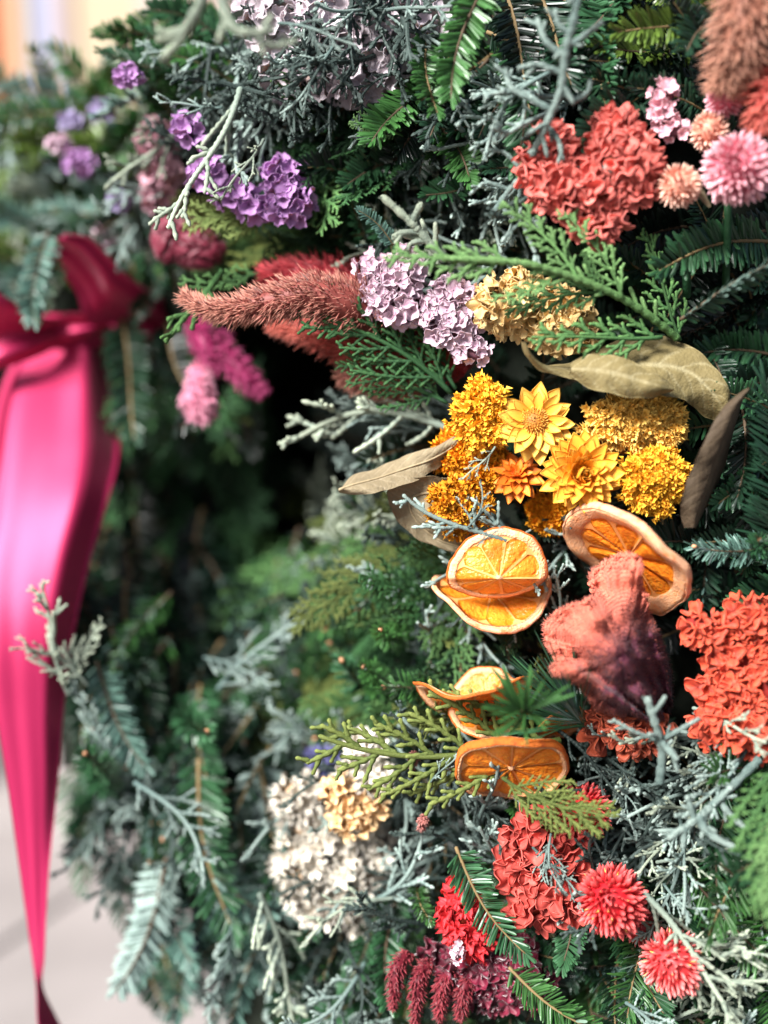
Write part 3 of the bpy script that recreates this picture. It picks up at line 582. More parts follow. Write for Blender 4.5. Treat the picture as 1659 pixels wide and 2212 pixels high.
h('fir','mid',(985,1830),(1135,2060),.60,.59,'silvery green fir sprig beside the coral cockscomb',0,1)
h('brush','green',(900,1900),(930,1990),.64,.61,'bright green fir tuft under the cream cockscomb')
h('thuja','olive',(1210,1600),(690,1590),.60,.585,'long olive frond reaching left under the folded orange slices',0,3)
h('pine','mid',(1400,1640),(1245,1550),.60,.58,'tuft of long thin pine needles left of the velvet cockscomb')
h('pine','dark',(1330,1690),(1235,1530),.59,.575,'tuft of long pine needles standing over the folded orange slices')
h('whorl','green',(1190,1590),(1125,1535),.59,.545,'pale green fir tip sticking out over the folded orange slices')
h('thuja','olive',(1085,1680),(1330,1765),.575,.56,'olive grey frond lying across the lowest orange slice',0,2)
h('thuja','olive',(1110,1720),(1300,1800),.58,.57,'lower olive frond over the red amaranth')
h('silv','silver',(1600,1560),(1500,1700),.575,.565,'silvery shoot below the orange red cockscomb')
h('lush','green',(1680,1640),(1650,1985),.535,.525,'broad blurred green frond at the right edge',0,1)
h('lush','fresh',(1740,1700),(1690,2000),.53,.52,'second broad blurred green frond cut by the right edge',0,2)
h('silv','pale',(1390,1930),(1610,2225),.575,.56,'long pale green stem running down to the lower right corner',0,1)
h('silv','pale',(1480,2030),(1690,2065),.57,.56,'pale side shoot pointing right beside the lowest red amaranth')
h('silv','silver',(1190,1800),(1215,1920),.58,.575,'grey sprig hanging in front of the coral cockscomb')
h('silv','silver',(1150,1830),(1255,1950),.59,.58,'grey forked twig lying on the coral cockscomb')
h('twig','silver',(930,1690),(1000,1620),.59,.585,'thin grey twig left of the lowest orange slice')

# ================================================================== blossoms
def petal_mesh(name, m, width, cup, point=1.6, th=.02, curl=.12, nu=9, nv=7):
    G = np.zeros((nu, nv, 3)); T = np.zeros((nu, nv))
    for i in range(nu):
        u = i / (nu - 1); wd = width * (math.sin(math.pi * min(1, u ** .75 * .98 + .02)) ** .8 if u < .55 else math.sin(math.pi * (.55 ** .75)) ** .8 * (1 - ((u - .55) / .45) ** point))
        wd = max(wd, .012)
        for j in range(nv):
            v = j / (nv - 1) * 2 - 1
            G[i, j] = (v * wd / 2, u, cup * (v * v) * wd - curl * math.sin(u * 2.4) * -.4 + curl * u * u * .6 + .004 * math.cos(v * 6))
            T[i, j] = u
    mb = MB(); shell(mb, G, th, tip=T); return mb.mesh(name, [m])
def strawflower(x, y, d, rpx, layers, m_p, m_c, label, tx=0, ty=.15, disc=.32, spin=0, seed=0):
    g = random.Random(seed); r = S(rpx, d)
    root = empty('strawflower', facing(x, y, d, tx, ty, spin), label, 'flower', None)
    ms = [petal_mesh('petal', m_p, wd, .14, pt, th=.010) for wd, pt in ((.50, 1.7), (.44, 1.9), (.56, 1.6))]
    for n, L, el, rb in layers:
        for i in range(n):
            a = 2 * math.pi * (i + g.uniform(-.22, .22)) / n + L * 5; e = R(el + g.gauss(0, 6)); l = r * L * g.uniform(.88, 1.1)
            M = Matrix.Rotation(a, 4, 'Z') @ Matrix.Translation((0, r * rb, r * .25 * (1 - L))) @ Matrix.Rotation(e, 4, 'X') @ Matrix.Rotation(g.gauss(0, .18), 4, 'Y') @ Matrix.Diagonal((l * g.uniform(.9, 1.15), l, l, 1))
            obj('petal', g.choice(ms), root, M)
    mb = MB(); D = fib(130, .15); D[:, 2] *= .8; X, Y = frames(nrm(D), seed)
    v, f_ = ico(2); mb.add(v * np.array((disc * .95, disc * .95, disc * .6)) + np.array((0, 0, .10)), f_)
    tv = np.array([(1, 0, 0), (-.5, .87, 0), (-.5, -.87, 0), (.5, 0, .7), (-.25, .43, .7), (-.25, -.43, .7), (0, 0, 1)])
    tf = [(0, 1, 4, 3), (1, 2, 5, 4), (2, 0, 3, 5), (3, 4, 6), (4, 5, 6), (5, 3, 6)]
    Oo = D * disc * .9 * np.array((1, 1, .62)) + np.array((0, 0, .10)); nn = len(Oo)
    batch(mb, tv, tf, Oo, X * .024, Y * .024, nrm(D + np.array((0, 0, .8)) + np.random.default_rng(seed + 5).normal(0, .25, D.shape)) * (.10 + .08 * np.random.default_rng(seed).random(nn))[:, None], 0, np.array([0, 0, 0, .8, .8, .8, 1.]))
    me = mb.mesh('disc', [m_c]); me.transform(Matrix.Scale(r, 4)); obj('disc', me, root, kind='stuff')
m_yel = mat('yellow_petal', (.84, .34, .022), (.94, .54, .085), rough=.42, nscale=60, var=.10, spec=.4, sss=.1, bump=.25, bscale=700, stretch=(6, 1, 6))
m_gold = mat('golden_petal', (.88, .31, .014), (.95, .47, .05), rough=.42, nscale=60, var=.10, spec=.4, sss=.1, bump=.25, bscale=700, stretch=(6, 1, 6))
m_org = mat('orange_petal', (.62, .10, .006), (.86, .25, .02), rough=.42, nscale=60, var=.10, spec=.4, bump=.25, bscale=700, stretch=(6, 1, 6))
m_disc = mat('tan_disc', (.28, .10, .008), (.80, .46, .09), rough=.6, nscale=300)
strawflower(1157, 912, .592, 80, [(13,1.0,5,.12),(12,.88,11,.16),(13,.62,18,.26)], m_yel, m_disc, 'yellow strawflower with open pointed petals and a tan centre', -.12, .10, .36, .2, 1)
strawflower(1256, 1022, .588, 86, [(16,1.0,2,.04),(15,.94,12,.06),(14,.82,24,.10),(13,.66,44,.16),(11,.56,70,.24),(10,.52,84,.15),(8,.44,98,.09)], m_gold, m_gold, 'full golden strawflower with many layered petals above the orange slice', .0, -.05, .24, .5, 2)
strawflower(1117, 1030, .598, 56, [(12,1.0,-12,.06),(11,.9,6,.08),(9,.62,30,.1),(7,.45,58,.1)], m_org, m_org, 'small deep orange strawflower between the two yellow ones', -.1, .55, .14, .9, 3)
strawflower(1300, 955, .608, 55, [(11,1.0,20,.06),(10,.8,45,.08),(8,.6,65,.1)], m_org, m_org, 'orange strawflower half hidden behind the golden one', .3, .3, .2, .1, 4)

# --- yarrow: domes of crumbly florets
def floret(nr, na, lobes, amp, depth, seed, ruffle=.12):
    g = np.random.default_rng(seed); ph = g.uniform(0, 6, 5); G = np.zeros((na + 1, nr, 3)); T = np.zeros((na + 1, nr))
    for i in range(na + 1):
        a = 2 * math.pi * i / na
        for j in range(nr):
            u = .08 + .92 * j / (nr - 1); r = u * (1 + amp * u * math.sin(lobes * a + ph[0]) + .10 * u * math.sin(2 * a + ph[1]))
            z = depth * u ** 1.4 + ruffle * u * u * math.sin((lobes + 2) * a + ph[2]) + ruffle * .6 * u * math.sin(3 * a + ph[3])
            G[i, j] = (r * math.cos(a), r * math.sin(a), z); T[i, j] = u
    return G, T
def grid_mesh(name, G, T, th, mats):
    mb = MB(); shell(mb, G, th, tip=T); return mb.mesh(name, mats)
def grid_tmpl(G, T):
    nu, nv = G.shape[:2]; F = [(i * nv + j, (i + 1) * nv + j, (i + 1) * nv + j + 1, i * nv + j + 1) for i in range(nu - 1) for j in range(nv - 1)]
    return G.reshape(-1, 3), F, T.reshape(-1)
YT = [grid_tmpl(*floret(3, 12, 4 + s % 2, .30, .8, s, .55)) for s in range(4)]
def lumpy(D, seed, amp=.16, sc_=1.9):
    return np.array([1 + amp * noise.noise(Vector(d) * sc_ + Vector((seed * 7.1, seed * 3.3, 0))) + amp * .5 * noise.noise(Vector(d) * sc_ * 2.3 + Vector((seed, 5, 1))) for d in D])
def yarrow(x, y, d, rx, ry, m, label, n=760, fs=7.0, tx=0, ty=0, spin=0, seed=0, rz=None):
    root = empty('yarrow_head', facing(x, y, d, tx, ty, spin), label, 'flower', 'dried yarrow heads')
    g = np.random.default_rng(seed + 50); D = fib(n, -.1) + g.normal(0, .05, (n, 3)); D = nrm(D); l = lumpy(D, seed, .50, 2.6)
    rx, ry = rx * .84, ry * .84; ax = np.array((S(rx, d), S(ry, d), S(rz or min(rx, ry) * .75, d)))
    O = D * ax * (l * g.uniform(.90, 1.10, n))[:, None]; Zd = nrm(D / ax * ax.mean() + g.normal(0, .55, (n, 3))); X, Y = frames(Zd, seed); s = S(fs, d) * g.uniform(.6, 1.35, n)[:, None]
    mb = MB()
    for k in range(4):
        q = slice(k, None, 4); tv, tf, tt = YT[k]; batch(mb, tv, tf, O[q], X[q] * s[q], Y[q] * s[q], Zd[q] * s[q] * 1.3, 0, tt)
    o = obj('florets', mb.mesh('florets', [m]), root, kind='stuff')
    v, f_ = ico(3); mb = MB(); mb.add(v * ax * (lumpy(v, seed, .50, 2.6) * .93)[:, None], f_); obj('flower_base', mb.mesh('flower_base', [m]), root)
m_yar = mat('yarrow_gold', (.62, .22, .008), (.90, .50, .04), rough=.65, nscale=90, var=.2)
m_yarp = mat('yarrow_pale', (.66, .32, .025), (.92, .62, .16), rough=.65, nscale=90, var=.2)
m_yaro = mat('yarrow_orange', (.55, .17, .004), (.84, .36, .014), rough=.65, nscale=90, var=.2)
yarrow(1040, 895, .597, 60, 76, m_yar, 'golden yarrow head left of the open yellow strawflower', seed=1)
yarrow(1374, 908, .594, 106, 62, m_yarp, 'large pale yellow yarrow head under the curled leaf', n=1250, seed=2)
yarrow(1412, 1038, .588, 76, 64, m_yar, 'golden yarrow head right of the golden strawflower', n=950, seed=3)
yarrow(1000, 975, .615, 60, 50, m_yaro, 'shaded orange yarrow head behind the tan leaf', seed=4)
yarrow(992, 1092, .598, 62, 62, m_yaro, 'orange yarrow head above the front orange slice', seed=5)
yarrow(1190, 1112, .620, 52, 40, m_yaro, 'shaded yarrow head below the golden strawflower', n=480, seed=6)
yarrow(1060, 1010, .612, 40, 46, m_yaro, 'dark orange yarrow head left of the small orange strawflower', n=480, seed=7)

# --- statice: bunches of papery florets
def bunch(name, x, y, d, lobes, n, fs, m, label, cat='flower', group=None, style=0, m_base=None, th=.05, ty=.0, tx=.0, seed=0, part='floret'):
    """lobes: list of (dx,dy,rx,ry) in pixels round (x,y); each floret is an object of its own"""
    g = np.random.default_rng(seed + 9); root = empty(name, facing(x, y, d, tx, ty), label, cat, group)
    st = [(6, 20, 5, .14, .55, .16), (6, 26, 4, .20, .35, .34), (6, 30, 6, .22, .6, .42), (6, 54, 3, .24, .8, .30)][style]
    ms = [grid_mesh(part, *floret(st[0], st[1], st[2], st[3], st[4], seed * 3 + k, st[5]), th, [m]) for k in range(3)]
    mb = MB(); tot = sum(l[2] * l[3] for l in lobes)
    for li, (dx, dy, rx, ry) in enumerate(lobes):
        k = max(4, int(n * rx * ry / tot)); D = nrm(fib(k, .0) + g.normal(0, .12, (k, 3))); ax = np.array((S(rx, d), S(ry, d), S(min(rx, ry) * .7, d)))
        c = np.array((S(dx, d), -S(dy, d), S(8, d) * g.normal())); O = c + D * ax * lumpy(D, seed + li, .34)[:, None]
        Zd = nrm(D / ax * ax.mean() + g.normal(0, .35, (k, 3))); X, Y = frames(Zd, seed + li)
        for i in range(k):
            s = S(fs, d) * g.uniform(.65, 1.3)
            M = Matrix([(*(X[i][a] * s, Y[i][a] * s, Zd[i][a] * s), O[i][a]) for a in range(3)] + [(0, 0, 0, 1)])
            obj(part, ms[g.integers(3)], root, M)
        v, f_ = ico(3); mb.add(v * ax * (lumpy(v, seed + li, .34) * .84)[:, None] + c, f_)
    obj('flower_base', mb.mesh('flower_base', [m_base or m]), root)
def papery(name, a, b, **k): return mat(name, a, b, rough=.6, nscale=200, var=.14, spec=.25, sss=.05, **k)
m_lil = papery('lilac_paper', (.40, .22, .30), (.70, .52, .60)); m_lilb = mat('lilac_base', (.16, .06, .08), rough=.8)
m_vio = papery('violet_paper', (.21, .075, .23), (.47, .25, .51)); m_viob = mat('violet_base', (.10, .03, .10), rough=.8)
m_whi = papery('white_paper', (.42, .33, .37), (.64, .56, .60)); m_whib = mat('white_base', (.30, .22, .20), rough=.8)
m_cre = papery('cream_paper', (.55, .30, .09), (.80, .58, .27)); m_creb = mat('cream_base', (.40, .20, .06), rough=.8)
m_ivo = papery('ivory_crest', (.48, .40, .30), (.72, .67, .58)); m_ivob = mat('ivory_base', (.45, .30, .18), rough=.8)
m_pea = papery('peach_paper', (.60, .30, .10), (.82, .56, .30)); m_ind = papery('indigo_paper', (.03, .03, .09), (.10, .10, .22))
m_cor = papery('coral_crest', (.28, .02, .024), (.76, .19, .17), dark=(.44, .13, .06), rand=.34); m_corb = mat('coral_base', (.30, .05, .02), rough=.8)
m_red = papery('red_crest', (.45, .015, .02), (.78, .05, .06)); m_bur = mat('burgundy_crest', (.05, .002, .009), (.15, .007, .026), rough=.5, nscale=200, sheen=.4)
bunch('statice', 850, 622, .607, [(-45,-40,32,28),(5,-15,46,44),(25,45,42,36),(-30,25,38,34),(30,-50,26,24)], 95, 17, m_lil, 'pale lilac statice between the long plume and the bright green frond', seed=1, m_base=m_lilb, group=None)
bunch('statice', 985, 685, .602, [(-10,-40,42,40),(-20,25,44,36),(35,5,32,42),(30,75,32,26),(-30,-5,36,30)], 95, 17, m_lil, 'pale lilac statice left of the cream statice', seed=2, m_base=m_lilb)
bunch('statice', 545, 380, .625, [(-92,-8,30,26),(-42,36,36,26),(5,62,36,26),(78,58,40,44),(70,0,36,30),(-140,-105,30,20)], 84, 20, m_vio, 'violet statice under the thin silvery twigs', seed=3, m_base=m_viob)
bunch('statice', 740, 90, .615, [(-150,-50,60,60),(-40,-40,70,70),(60,-20,70,70),(150,-40,60,60),(-110,60,50,50),(20,80,60,50),(120,60,50,45),(-45,90,40,36)], 190, 23, m_whi, 'white statice behind grey twigs at the top', seed=4, m_base=m_whib, style=0)
bunch('statice', 1105, 660, .598, [(-25,5,52,52),(30,-30,44,38),(10,35,44,34)], 60, 21, m_cre, 'cream statice right of the lilac statice', style=1, seed=5, m_base=m_creb)
bunch('statice', 1215, 705, .598, [(-25,20,40,38),(15,-20,42,40),(30,25,36,30),(-10,-50,36,26)], 60, 20, m_cre, 'cream statice above the tip of the curled leaf', style=1, seed=6, m_base=m_creb)
bunch('cockscomb', 1275, 375, .563, [(-88,-32,50,54),(-72,34,50,38),(45,-85,44,36),(62,-28,62,48),(112,0,38,40),(10,28,52,36),(85,40,50,30),(5,108,52,28)], 190, 21, m_cor, 'large coral red cockscomb at the upper right', style=3, th=.12, seed=7, m_base=m_corb, part='crest_frill')
bunch('cockscomb', 715, 1830, .672, [(-70,-110,44,40),(-40,-60,54,50),(10,-10,66,60),(-50,40,60,62),(40,60,60,56),(-10,110,64,44),(50,130,50,40),(75,0,50,60)], 200, 21, m_ivo, 'large cream cockscomb blurred in the lower middle', style=2, seed=9, m_base=m_ivob, part='crest_frill')
bunch('statice', 785, 1640, .645, [(0,-20,34,32),(-20,30,30,26),(22,45,34,30)], 34, 20, m_ivo, 'small blurred cream statice above the large cream cockscomb', style=1, seed=10, m_base=m_ivob)
bunch('statice', 760, 1725, .643, [(-25,-15,32,30),(30,20,40,26),(0,50,36,22)], 36, 18, m_pea, 'blurred peach orange statice above the large cream cockscomb', style=1, seed=11, m_base=m_creb)
bunch('statice', 705, 1652, .68, [(0,0,36,30),(15,30,28,22)], 26, 16, m_ind, 'blurred blue violet statice beside the small cream one', seed=12, m_base=m_viob)
bunch('cockscomb', 1180, 1870, .602, [(-30,-75,42,46),(30,-55,44,42),(-20,0,60,54),(30,45,58,52),(-15,80,50,44)], 96, 24, papery('salmon_crest', (.26, .014, .012), (.56, .095, .075), rand=.3), 'coral cockscomb beside the larger red amaranth', style=3, th=.10, seed=13, m_base=m_corb, part='crest_frill')
bunch('cockscomb', 1010, 1985, .612, [(-15,-20,40,50),(10,30,40,40)], 44, 18, m_red, 'bright red crest above the burgundy statice', style=2, seed=14, m_base=m_corb, part='crest_frill')
bunch('statice', 1050, 2080, .62, [(-70,-10,54,50),(0,0,66,60),(70,10,64,62),(100,50,48,44),(20,60,60,44),(-40,50,50,36)], 130, 19, m_bur, 'dark burgundy statice at the bottom centre', style=1, seed=15, m_base=m_bur)
bunch('statice', 395, 2042, .715, [(0,0,26,13)], 14, 13, papery('purple_paper', (.03, .008, .09), (.07, .02, .22)), 'small purple floret hanging below the silvery fir', seed=16)
bunch('statice', 345, 350, .70, [(0,-40,36,36),(10,20,36,40),(-5,70,26,26)], 44, 17, papery('dusky_pink_paper', (.36, .16, .20), (.62, .36, .42)), 'blurred dusky pink statice left of the violet statice', seed=17, m_base=m_lilb)
m_laf = papery('lavender_paper', (.22, .17, .34), (.42, .36, .54))
for i, (x, y, r, lb) in enumerate(((155,265,18,'blurred lavender floret at the far upper left'),(222,242,22,'blurred lavender floret left of the dark purple one'),(175,352,30,'blurred purple floret low in the far upper left'),(130,310,22,'blurred pale mauve floret in the far upper left'),(255,430,18,'blurred violet floret above the ribbon loop'),(275,160,24,'blurred dark purple floret against the pale wall'),(225,505,20,'blurred pale pink floret above the ribbon loop'))):
    bunch('statice', x, y, dep(x, y) - .025, [(0, 0, r, r * .8)], 16, 11, (m_vio if i in (2, 5) else m_lil if i in (3, 6) else m_laf), lb, seed=20 + i, m_base=m_viob)
bunch('statice', 1440, 240, .565, [(-5,-35,28,24),(-10,10,30,22),(10,45,26,18)], 26, 15, papery('rose_paper', (.55, .22, .28), (.82, .48, .54)), 'pink statice sprig left of the globe amaranths', seed=30, m_base=m_lilb)

# --- globe amaranth: bracts set in a spiral on a ball
def bract_mesh(name, m, wd, hook):
    rows = ((0, .5, .10), (.35, 1, .22), (.7, .75, .16), (1, .06, .02)); V = []; F = []; T = []
    for z, k, tk in rows:
        V += [(-wd * k / 2, hook * z * z, z), (0, hook * z * z + tk * .5, z), (wd * k / 2, hook * z * z, z), (0, hook * z * z - tk * .15, z)]; T += [z ** 1.5] * 4
    for i in range(3):
        for j in range(4): F.append((i * 4 + j, i * 4 + (j + 1) % 4, i * 4 + 4 + (j + 1) % 4, i * 4 + 4 + j)[::-1])
    mb = MB(); mb.add(V, F, 0, np.array(T)); return mb.mesh(name, [m])
def amaranth(x, y, d, rpx, m, label, n=170, tx=0, ty=0, ecc=1.15, seed=0, specks=None, spin=0, lo=-.55, blen=.38):
    root = empty('globe_amaranth', facing(x, y, d, tx, ty, spin), label, 'flower', None)
    r = S(rpx, d); g = np.random.default_rng(seed + 77); D = nrm(fib(n, lo) + g.normal(0, .04, (n, 3)))
    ms = [bract_mesh('bract', m, .50, .10), bract_mesh('bract', m, .42, -.04)]
    ax = np.array((1, 1, ecc)); 
    for i in range(n):
        dz = nrm(D[i] + np.array((0, 0, .38)) + g.normal(0, .10, 3)); yv = D[i] - dz * np.dot(D[i], dz); yv = nrm(yv + 1e-6); xv = np.cross(yv, dz); s = r * blen * g.uniform(.8, 1.2); o = D[i] * ax * r * .70
        obj('bract', ms[i % 2], root, Matrix([(xv[a] * s, yv[a] * s, dz[a] * s, o[a]) for a in range(3)] + [(0, 0, 0, 1)]))
    v, f_ = ico(3); mb = MB(); mb.add(v * ax * r * .72, f_); obj('flower_base', mb.mesh('flower_base', [m]), root)
    if specks:
        mb = MB(); k = 34; q = D[g.choice(n, k, replace=False)]; X, Y = frames(q, seed); tv = np.array([(1, 0, 0), (-.5, .87, 0), (-.5, -.87, 0), (0, 0, 1)])
        batch(mb, tv, [(0, 1, 3), (1, 2, 3), (2, 0, 3)], q * ax * r * .8, X * r * .028, Y * r * .028, nrm(q + np.array((0, 0, .3))) * r * .30)
        obj('stamens', mb.mesh('stamens', [specks]), root, kind='stuff')
m_pk = mat('pink_bract', (.62, .16, .22), (.84, .52, .56), rough=.5, nscale=200, var=.1); m_pch = mat('peach_bract', (.66, .26, .18), (.84, .58, .46), rough=.5, nscale=200, var=.1)
m_rd = mat('red_bract', (.50, .012, .02), (.86, .16, .15), rough=.45, nscale=200, var=.1); m_rd2 = mat('coral_bract', (.58, .04, .045), (.88, .28, .26), rough=.45, nscale=200, var=.1)
m_spk = mat('yellow_stamen', (.85, .55, .12), rough=.5)
amaranth(1597, 365, .548, 76, m_pk, 'large pink globe amaranth at the right edge', n=230, tx=-.35, ty=-.3, seed=1)
amaranth(1466, 402, .556, 46, m_pch, 'small peach pink globe amaranth right of the coral cockscomb', n=130, tx=-.1, ty=-.2, seed=2)
amaranth(1532, 285, .560, 42, m_pch, 'dried peach globe amaranth above the large pink one', n=120, tx=-.3, ty=.1, seed=3)
amaranth(1566, 212, .555, 42, m_pk, 'pink globe amaranth below the brown plume', n=130, tx=-.2, ty=.2, seed=4)
amaranth(1322, 1945, .582, 74, m_rd, 'larger red globe amaranth with yellow specks at the lower right', n=240, tx=.0, ty=.05, seed=5, specks=m_spk)
amaranth(1385, 2000, .600, 42, m_rd2, 'small coral globe amaranth half hidden between the two red ones', n=110, tx=.3, ty=-.2, seed=6)
amaranth(1453, 2078, .578, 68, m_rd2, 'lowest coral red globe amaranth near the bottom edge', n=220, tx=.15, ty=-.15, seed=7, specks=m_spk)
amaranth(1262, 1750, .600, 58, m_rd, 'red globe amaranth half covered by the olive frond', n=170, tx=0, ty=-.1, seed=8)
mb = MB(); tube(mb, [P(1572, 420, .575)[:], P(1573, 470, .578)[:], P(1570, 560, .585)[:], P(1566, 640, .60)[:]], S(9, .56), 8)
o = obj('flower_stalk', mb.mesh('flower_stalk', [M_T['deep']])); tag(o, 'straight green stem under the large pink globe amaranth', 'flower stalk')
mb = MB(); tube(mb, [P(1480, 500, .575)[:], P(1482, 560, .58)[:], P(1484, 640, .59)[:]], S(10, .56), 8)
o = obj('flower_stalk', mb.mesh('flower_stalk', [M_T['deep']])); tag(o, 'short cut green stem left of the straight one', 'flower stalk')

# --- celosia plumes: spindles covered with fine bristles
def plume(pts, radii, m, label, n=1500, bl=20, bw=2.2, seed=0, fwd=.9, name='celosia_plume', group=None):
    """pts: (x,y,d) from root to tip, radii in pixels"""
    A = interp([(*P(*p), S(r, p[2])) for p, r in zip(pts, radii)], 40); c = np.mean([p[2] for p in pts])
    root = empty(name, Matrix.Translation(Vector(A[0, :3])), label, 'flower', group); A[:, :3] -= A[0, :3].copy()
    g = np.random.default_rng(seed + 31); t = g.uniform(0, 39, n); T = nrm(np.gradient(A[:, :3], axis=0))
    q = lambda B: np.stack([np.interp(t, np.arange(40), B[:, k]) for k in range(B.shape[1])], 1)
    O = q(A[:, :3]); Tt = nrm(q(T)); rr = np.interp(t, np.arange(40), A[:, 3]); X, Y = frames(Tt, seed)
    lump = 1 + .35 * np.sin(t * 1.3 + 3 * np.arctan2(Y[:, 0], X[:, 0])) * .5
    D = nrm(X + Tt * fwd + g.normal(0, .25, (n, 3))); L = S(bl, c) * g.uniform(.6, 1.4, n); w_ = S(bw, c) * g.uniform(.7, 1.4, n)
    X2, Y2 = frames(D, seed + 1); mb = MB()
    batch(mb, TRI_V, TRI_F, O + X * (rr * lump * g.uniform(.5, 1, n))[:, None], X2 * w_[:, None], Y2 * w_[:, None], D * L[:, None], 0, TRI_T)
    obj('bristles', mb.mesh('bristles', [m]), root, kind='stuff')
    mb = MB(); tube(mb, A[:, :3], A[:, 3] * .72, 10); obj('flower_spike', mb.mesh('flower_spike', [m]), root)
def vel(name, a, b, **k): return mat(name, a, b, rough=.55, nscale=60, var=.3, spec=.3, sheen=.1, **k)
m_p1 = vel('dusty_rose_plume', (.24, .055, .045), (.60, .28, .20)); m_p2 = vel('red_plume', (.25, .015, .025), (.55, .06, .07)); m_p3 = vel('coral_plume', (.40, .05, .04), (.74, .20, .14))
m_p4 = vel('magenta_plume', (.20, .007, .06), (.52, .07, .21)); m_p5 = vel('brown_plume', (.28, .11, .07), (.58, .30, .20)); m_p6 = vel('wine_plume', (.11, .006, .014), (.34, .045, .055)); m_p7 = vel('pale_pink_plume', (.60, .16, .26), (.86, .48, .60))
plume([(830,690,.630),(760,660,.612),(680,640,.605),(600,650,.605),(520,668,.606),(450,668,.607),(402,643,.608)], [58,56,48,38,24,12,3], m_p1, 'long dusty rose plume curving left to a thin tip', 3600, 24, 2.0, 1)
plume([(800,620,.65),(720,600,.645),(640,590,.645),(570,595,.65)], [40,38,30,8], m_p2, 'dark red plume behind the long dusty rose one', 1500, 24, 2.2, 2)
plume([(880,790,.65),(800,760,.64),(720,735,.64),(640,712,.645),(595,705,.65)], [46,44,34,18,4], m_p3, 'coral red plume under the long dusty rose one', 1900, 24, 2.2, 3)
plume([(900,850,.645),(840,830,.64),(780,815,.64),(738,815,.645)], [34,34,30,14], m_p1, 'short peach plume tip above the dark hollow', 900, 20, 2.2, 4)
plume([(1010,780,.64),(920,740,.635),(850,700,.635)], [50,56,30], m_p2, 'red plume behind the dark green frond and lilac statice', 1300, 24, 2.4, 5)
plume([(430,690,.73),(440,730,.71),(460,775,.705),(475,800,.705)], [26,30,22,6], m_p4, 'dark magenta plume hanging below the bow', 700, 18, 2.4, 6)
plume([(460,730,.72),(500,780,.705),(540,825,.70),(568,850,.70)], [26,28,22,6], m_p4, 'magenta plume hanging right of the others over the hollow', 800, 18, 2.4, 7)
plume([(435,800,.715),(430,830,.70),(430,865,.695),(440,900,.70)], [22,26,34,26], m_p7, 'bright pink celosia tip with a pale rim below the bow', 900, 16, 3.0, 8)
plume([(1640,-60,.54),(1610,40,.535),(1585,130,.54),(1565,190,.545)], [62,62,48,20], m_p5, 'blurred brown pink foxtail plume at the top right corner', 1900, 34, 2.8, 9)
plume([(1690,150,.545),(1665,220,.54),(1645,280,.545)], [44,46,20], m_p3, 'red plume cut by the right edge beside the amaranths', 900, 26, 3, 10)
for i, (x, y, L, rr) in enumerate(((858,2080,95,17),(905,2100,110,17),(958,2110,90,18),(1004,2120,80,18))):
    plume([(x + 25, y - 20, .62), (x, y + 10, .612), (x - 6, y + L * .6, .61), (x - 10, y + L, .612)], [12, rr, rr * .8, 4], m_p6, ['leftmost wine red amaranth tassel at the bottom', 'second wine red amaranth tassel from the left', 'third wine red amaranth tassel under the burgundy statice', 'rightmost wine red amaranth tassel under the burgundy statice'][i], 420, 12, 2.6, 20 + i, name='amaranth_tassel', group='wine red tassels at the bottom')
for i, (x, y, lb) in enumerate(((893, 1640, 'tiny reddish brown cone left of the lowest orange slice'), (912, 1775, 'tiny reddish brown cone beside the cream cockscomb'))):
    plume([(x + 5, y - 12, .60), (x, y, .597), (x - 3, y + 18, .60)], [7, 10, 5], vel('cone_brown', (.20, .06, .05), (.42, .18, .15)), lb, 160, 8, 3, 40 + i, name='conifer_cone')
bunch('statice', 990, 2056, .603, [(0, 0, 10, 17)], 12, 9, papery('bud_pink', (.60, .34, .40), (.80, .60, .66)), 'tiny pale pink floret in front of the burgundy statice', seed=41, m_base=m_bur)

# --- brain shaped cockscomb: folded velvet lobes
def crest(x, y, d, lobes, m, label, seed=0, fuzz=4.5, nf=3600):
    root = empty('cockscomb', facing(x, y, d), label, 'flower', None); v, f_ = ico(5)
    for li, (dx, dy, rx, ry, dz) in enumerate(lobes):
        ax = np.array((S(rx, d), S(ry, d), S(min(rx, ry) * .8, d))); off = Vector((seed * 5.1 + li * 3.7, li * 2.2, seed))
        H = np.zeros(len(v))
        for i, p in enumerate(v):
            q = Vector(p) * (rx / 46) + off; q = q + noise.noise_vector(q * 1.2) * .30; n1 = abs(noise.noise(q * 1.5)); n2 = abs(noise.noise(q * 3.6 + Vector((9, 2, 4))))
            H[i] = .72 * min(1, n1 * 4.2) ** .7 + .26 * min(1, n2 * 4) ** .7 + .20 * noise.noise(Vector(p) * 1.6 + off)
        H = np.clip(H, -.1, 1.2); vv = v * ax * (.60 + .46 * H)[:, None]; mb = MB(); mb.add(vv, f_, 0, np.clip((H - .22) * 1.45, 0, 1))  # crease shade painted in: low folds take the dark base colour
        M = Matrix.Translation((S(dx, d), -S(dy, d), S(dz, d)))
        lo = obj('lobe', mb.mesh('lobe', [m]), root, M)
        g = np.random.default_rng(seed + li); k = g.choice(len(v), nf); Dn = nrm(v[k] / ax); X, Y = frames(Dn, seed); mb = MB(); s = S(fuzz, d)
        batch(mb, TRI_V, TRI_F, vv[k], X * s * .16, Y * s * .16, nrm(Dn + g.normal(0, .35, (nf, 3))) * s * g.uniform(.5, 1.2, nf)[:, None], 0, TRI_T)
        obj('fuzz', mb.mesh('fuzz', [m]), lo, kind='stuff')
m_cr = mat('vermilion_crest', (.17, .007, .005), (.84, .11, .045), rough=.6, nscale=200, var=.2, sheen=.12, bump=.5, bscale=1600)  # dark base colour paints the shade inside the frills
m_crb = mat('vermilion_base', (.22, .012, .008), rough=.8)
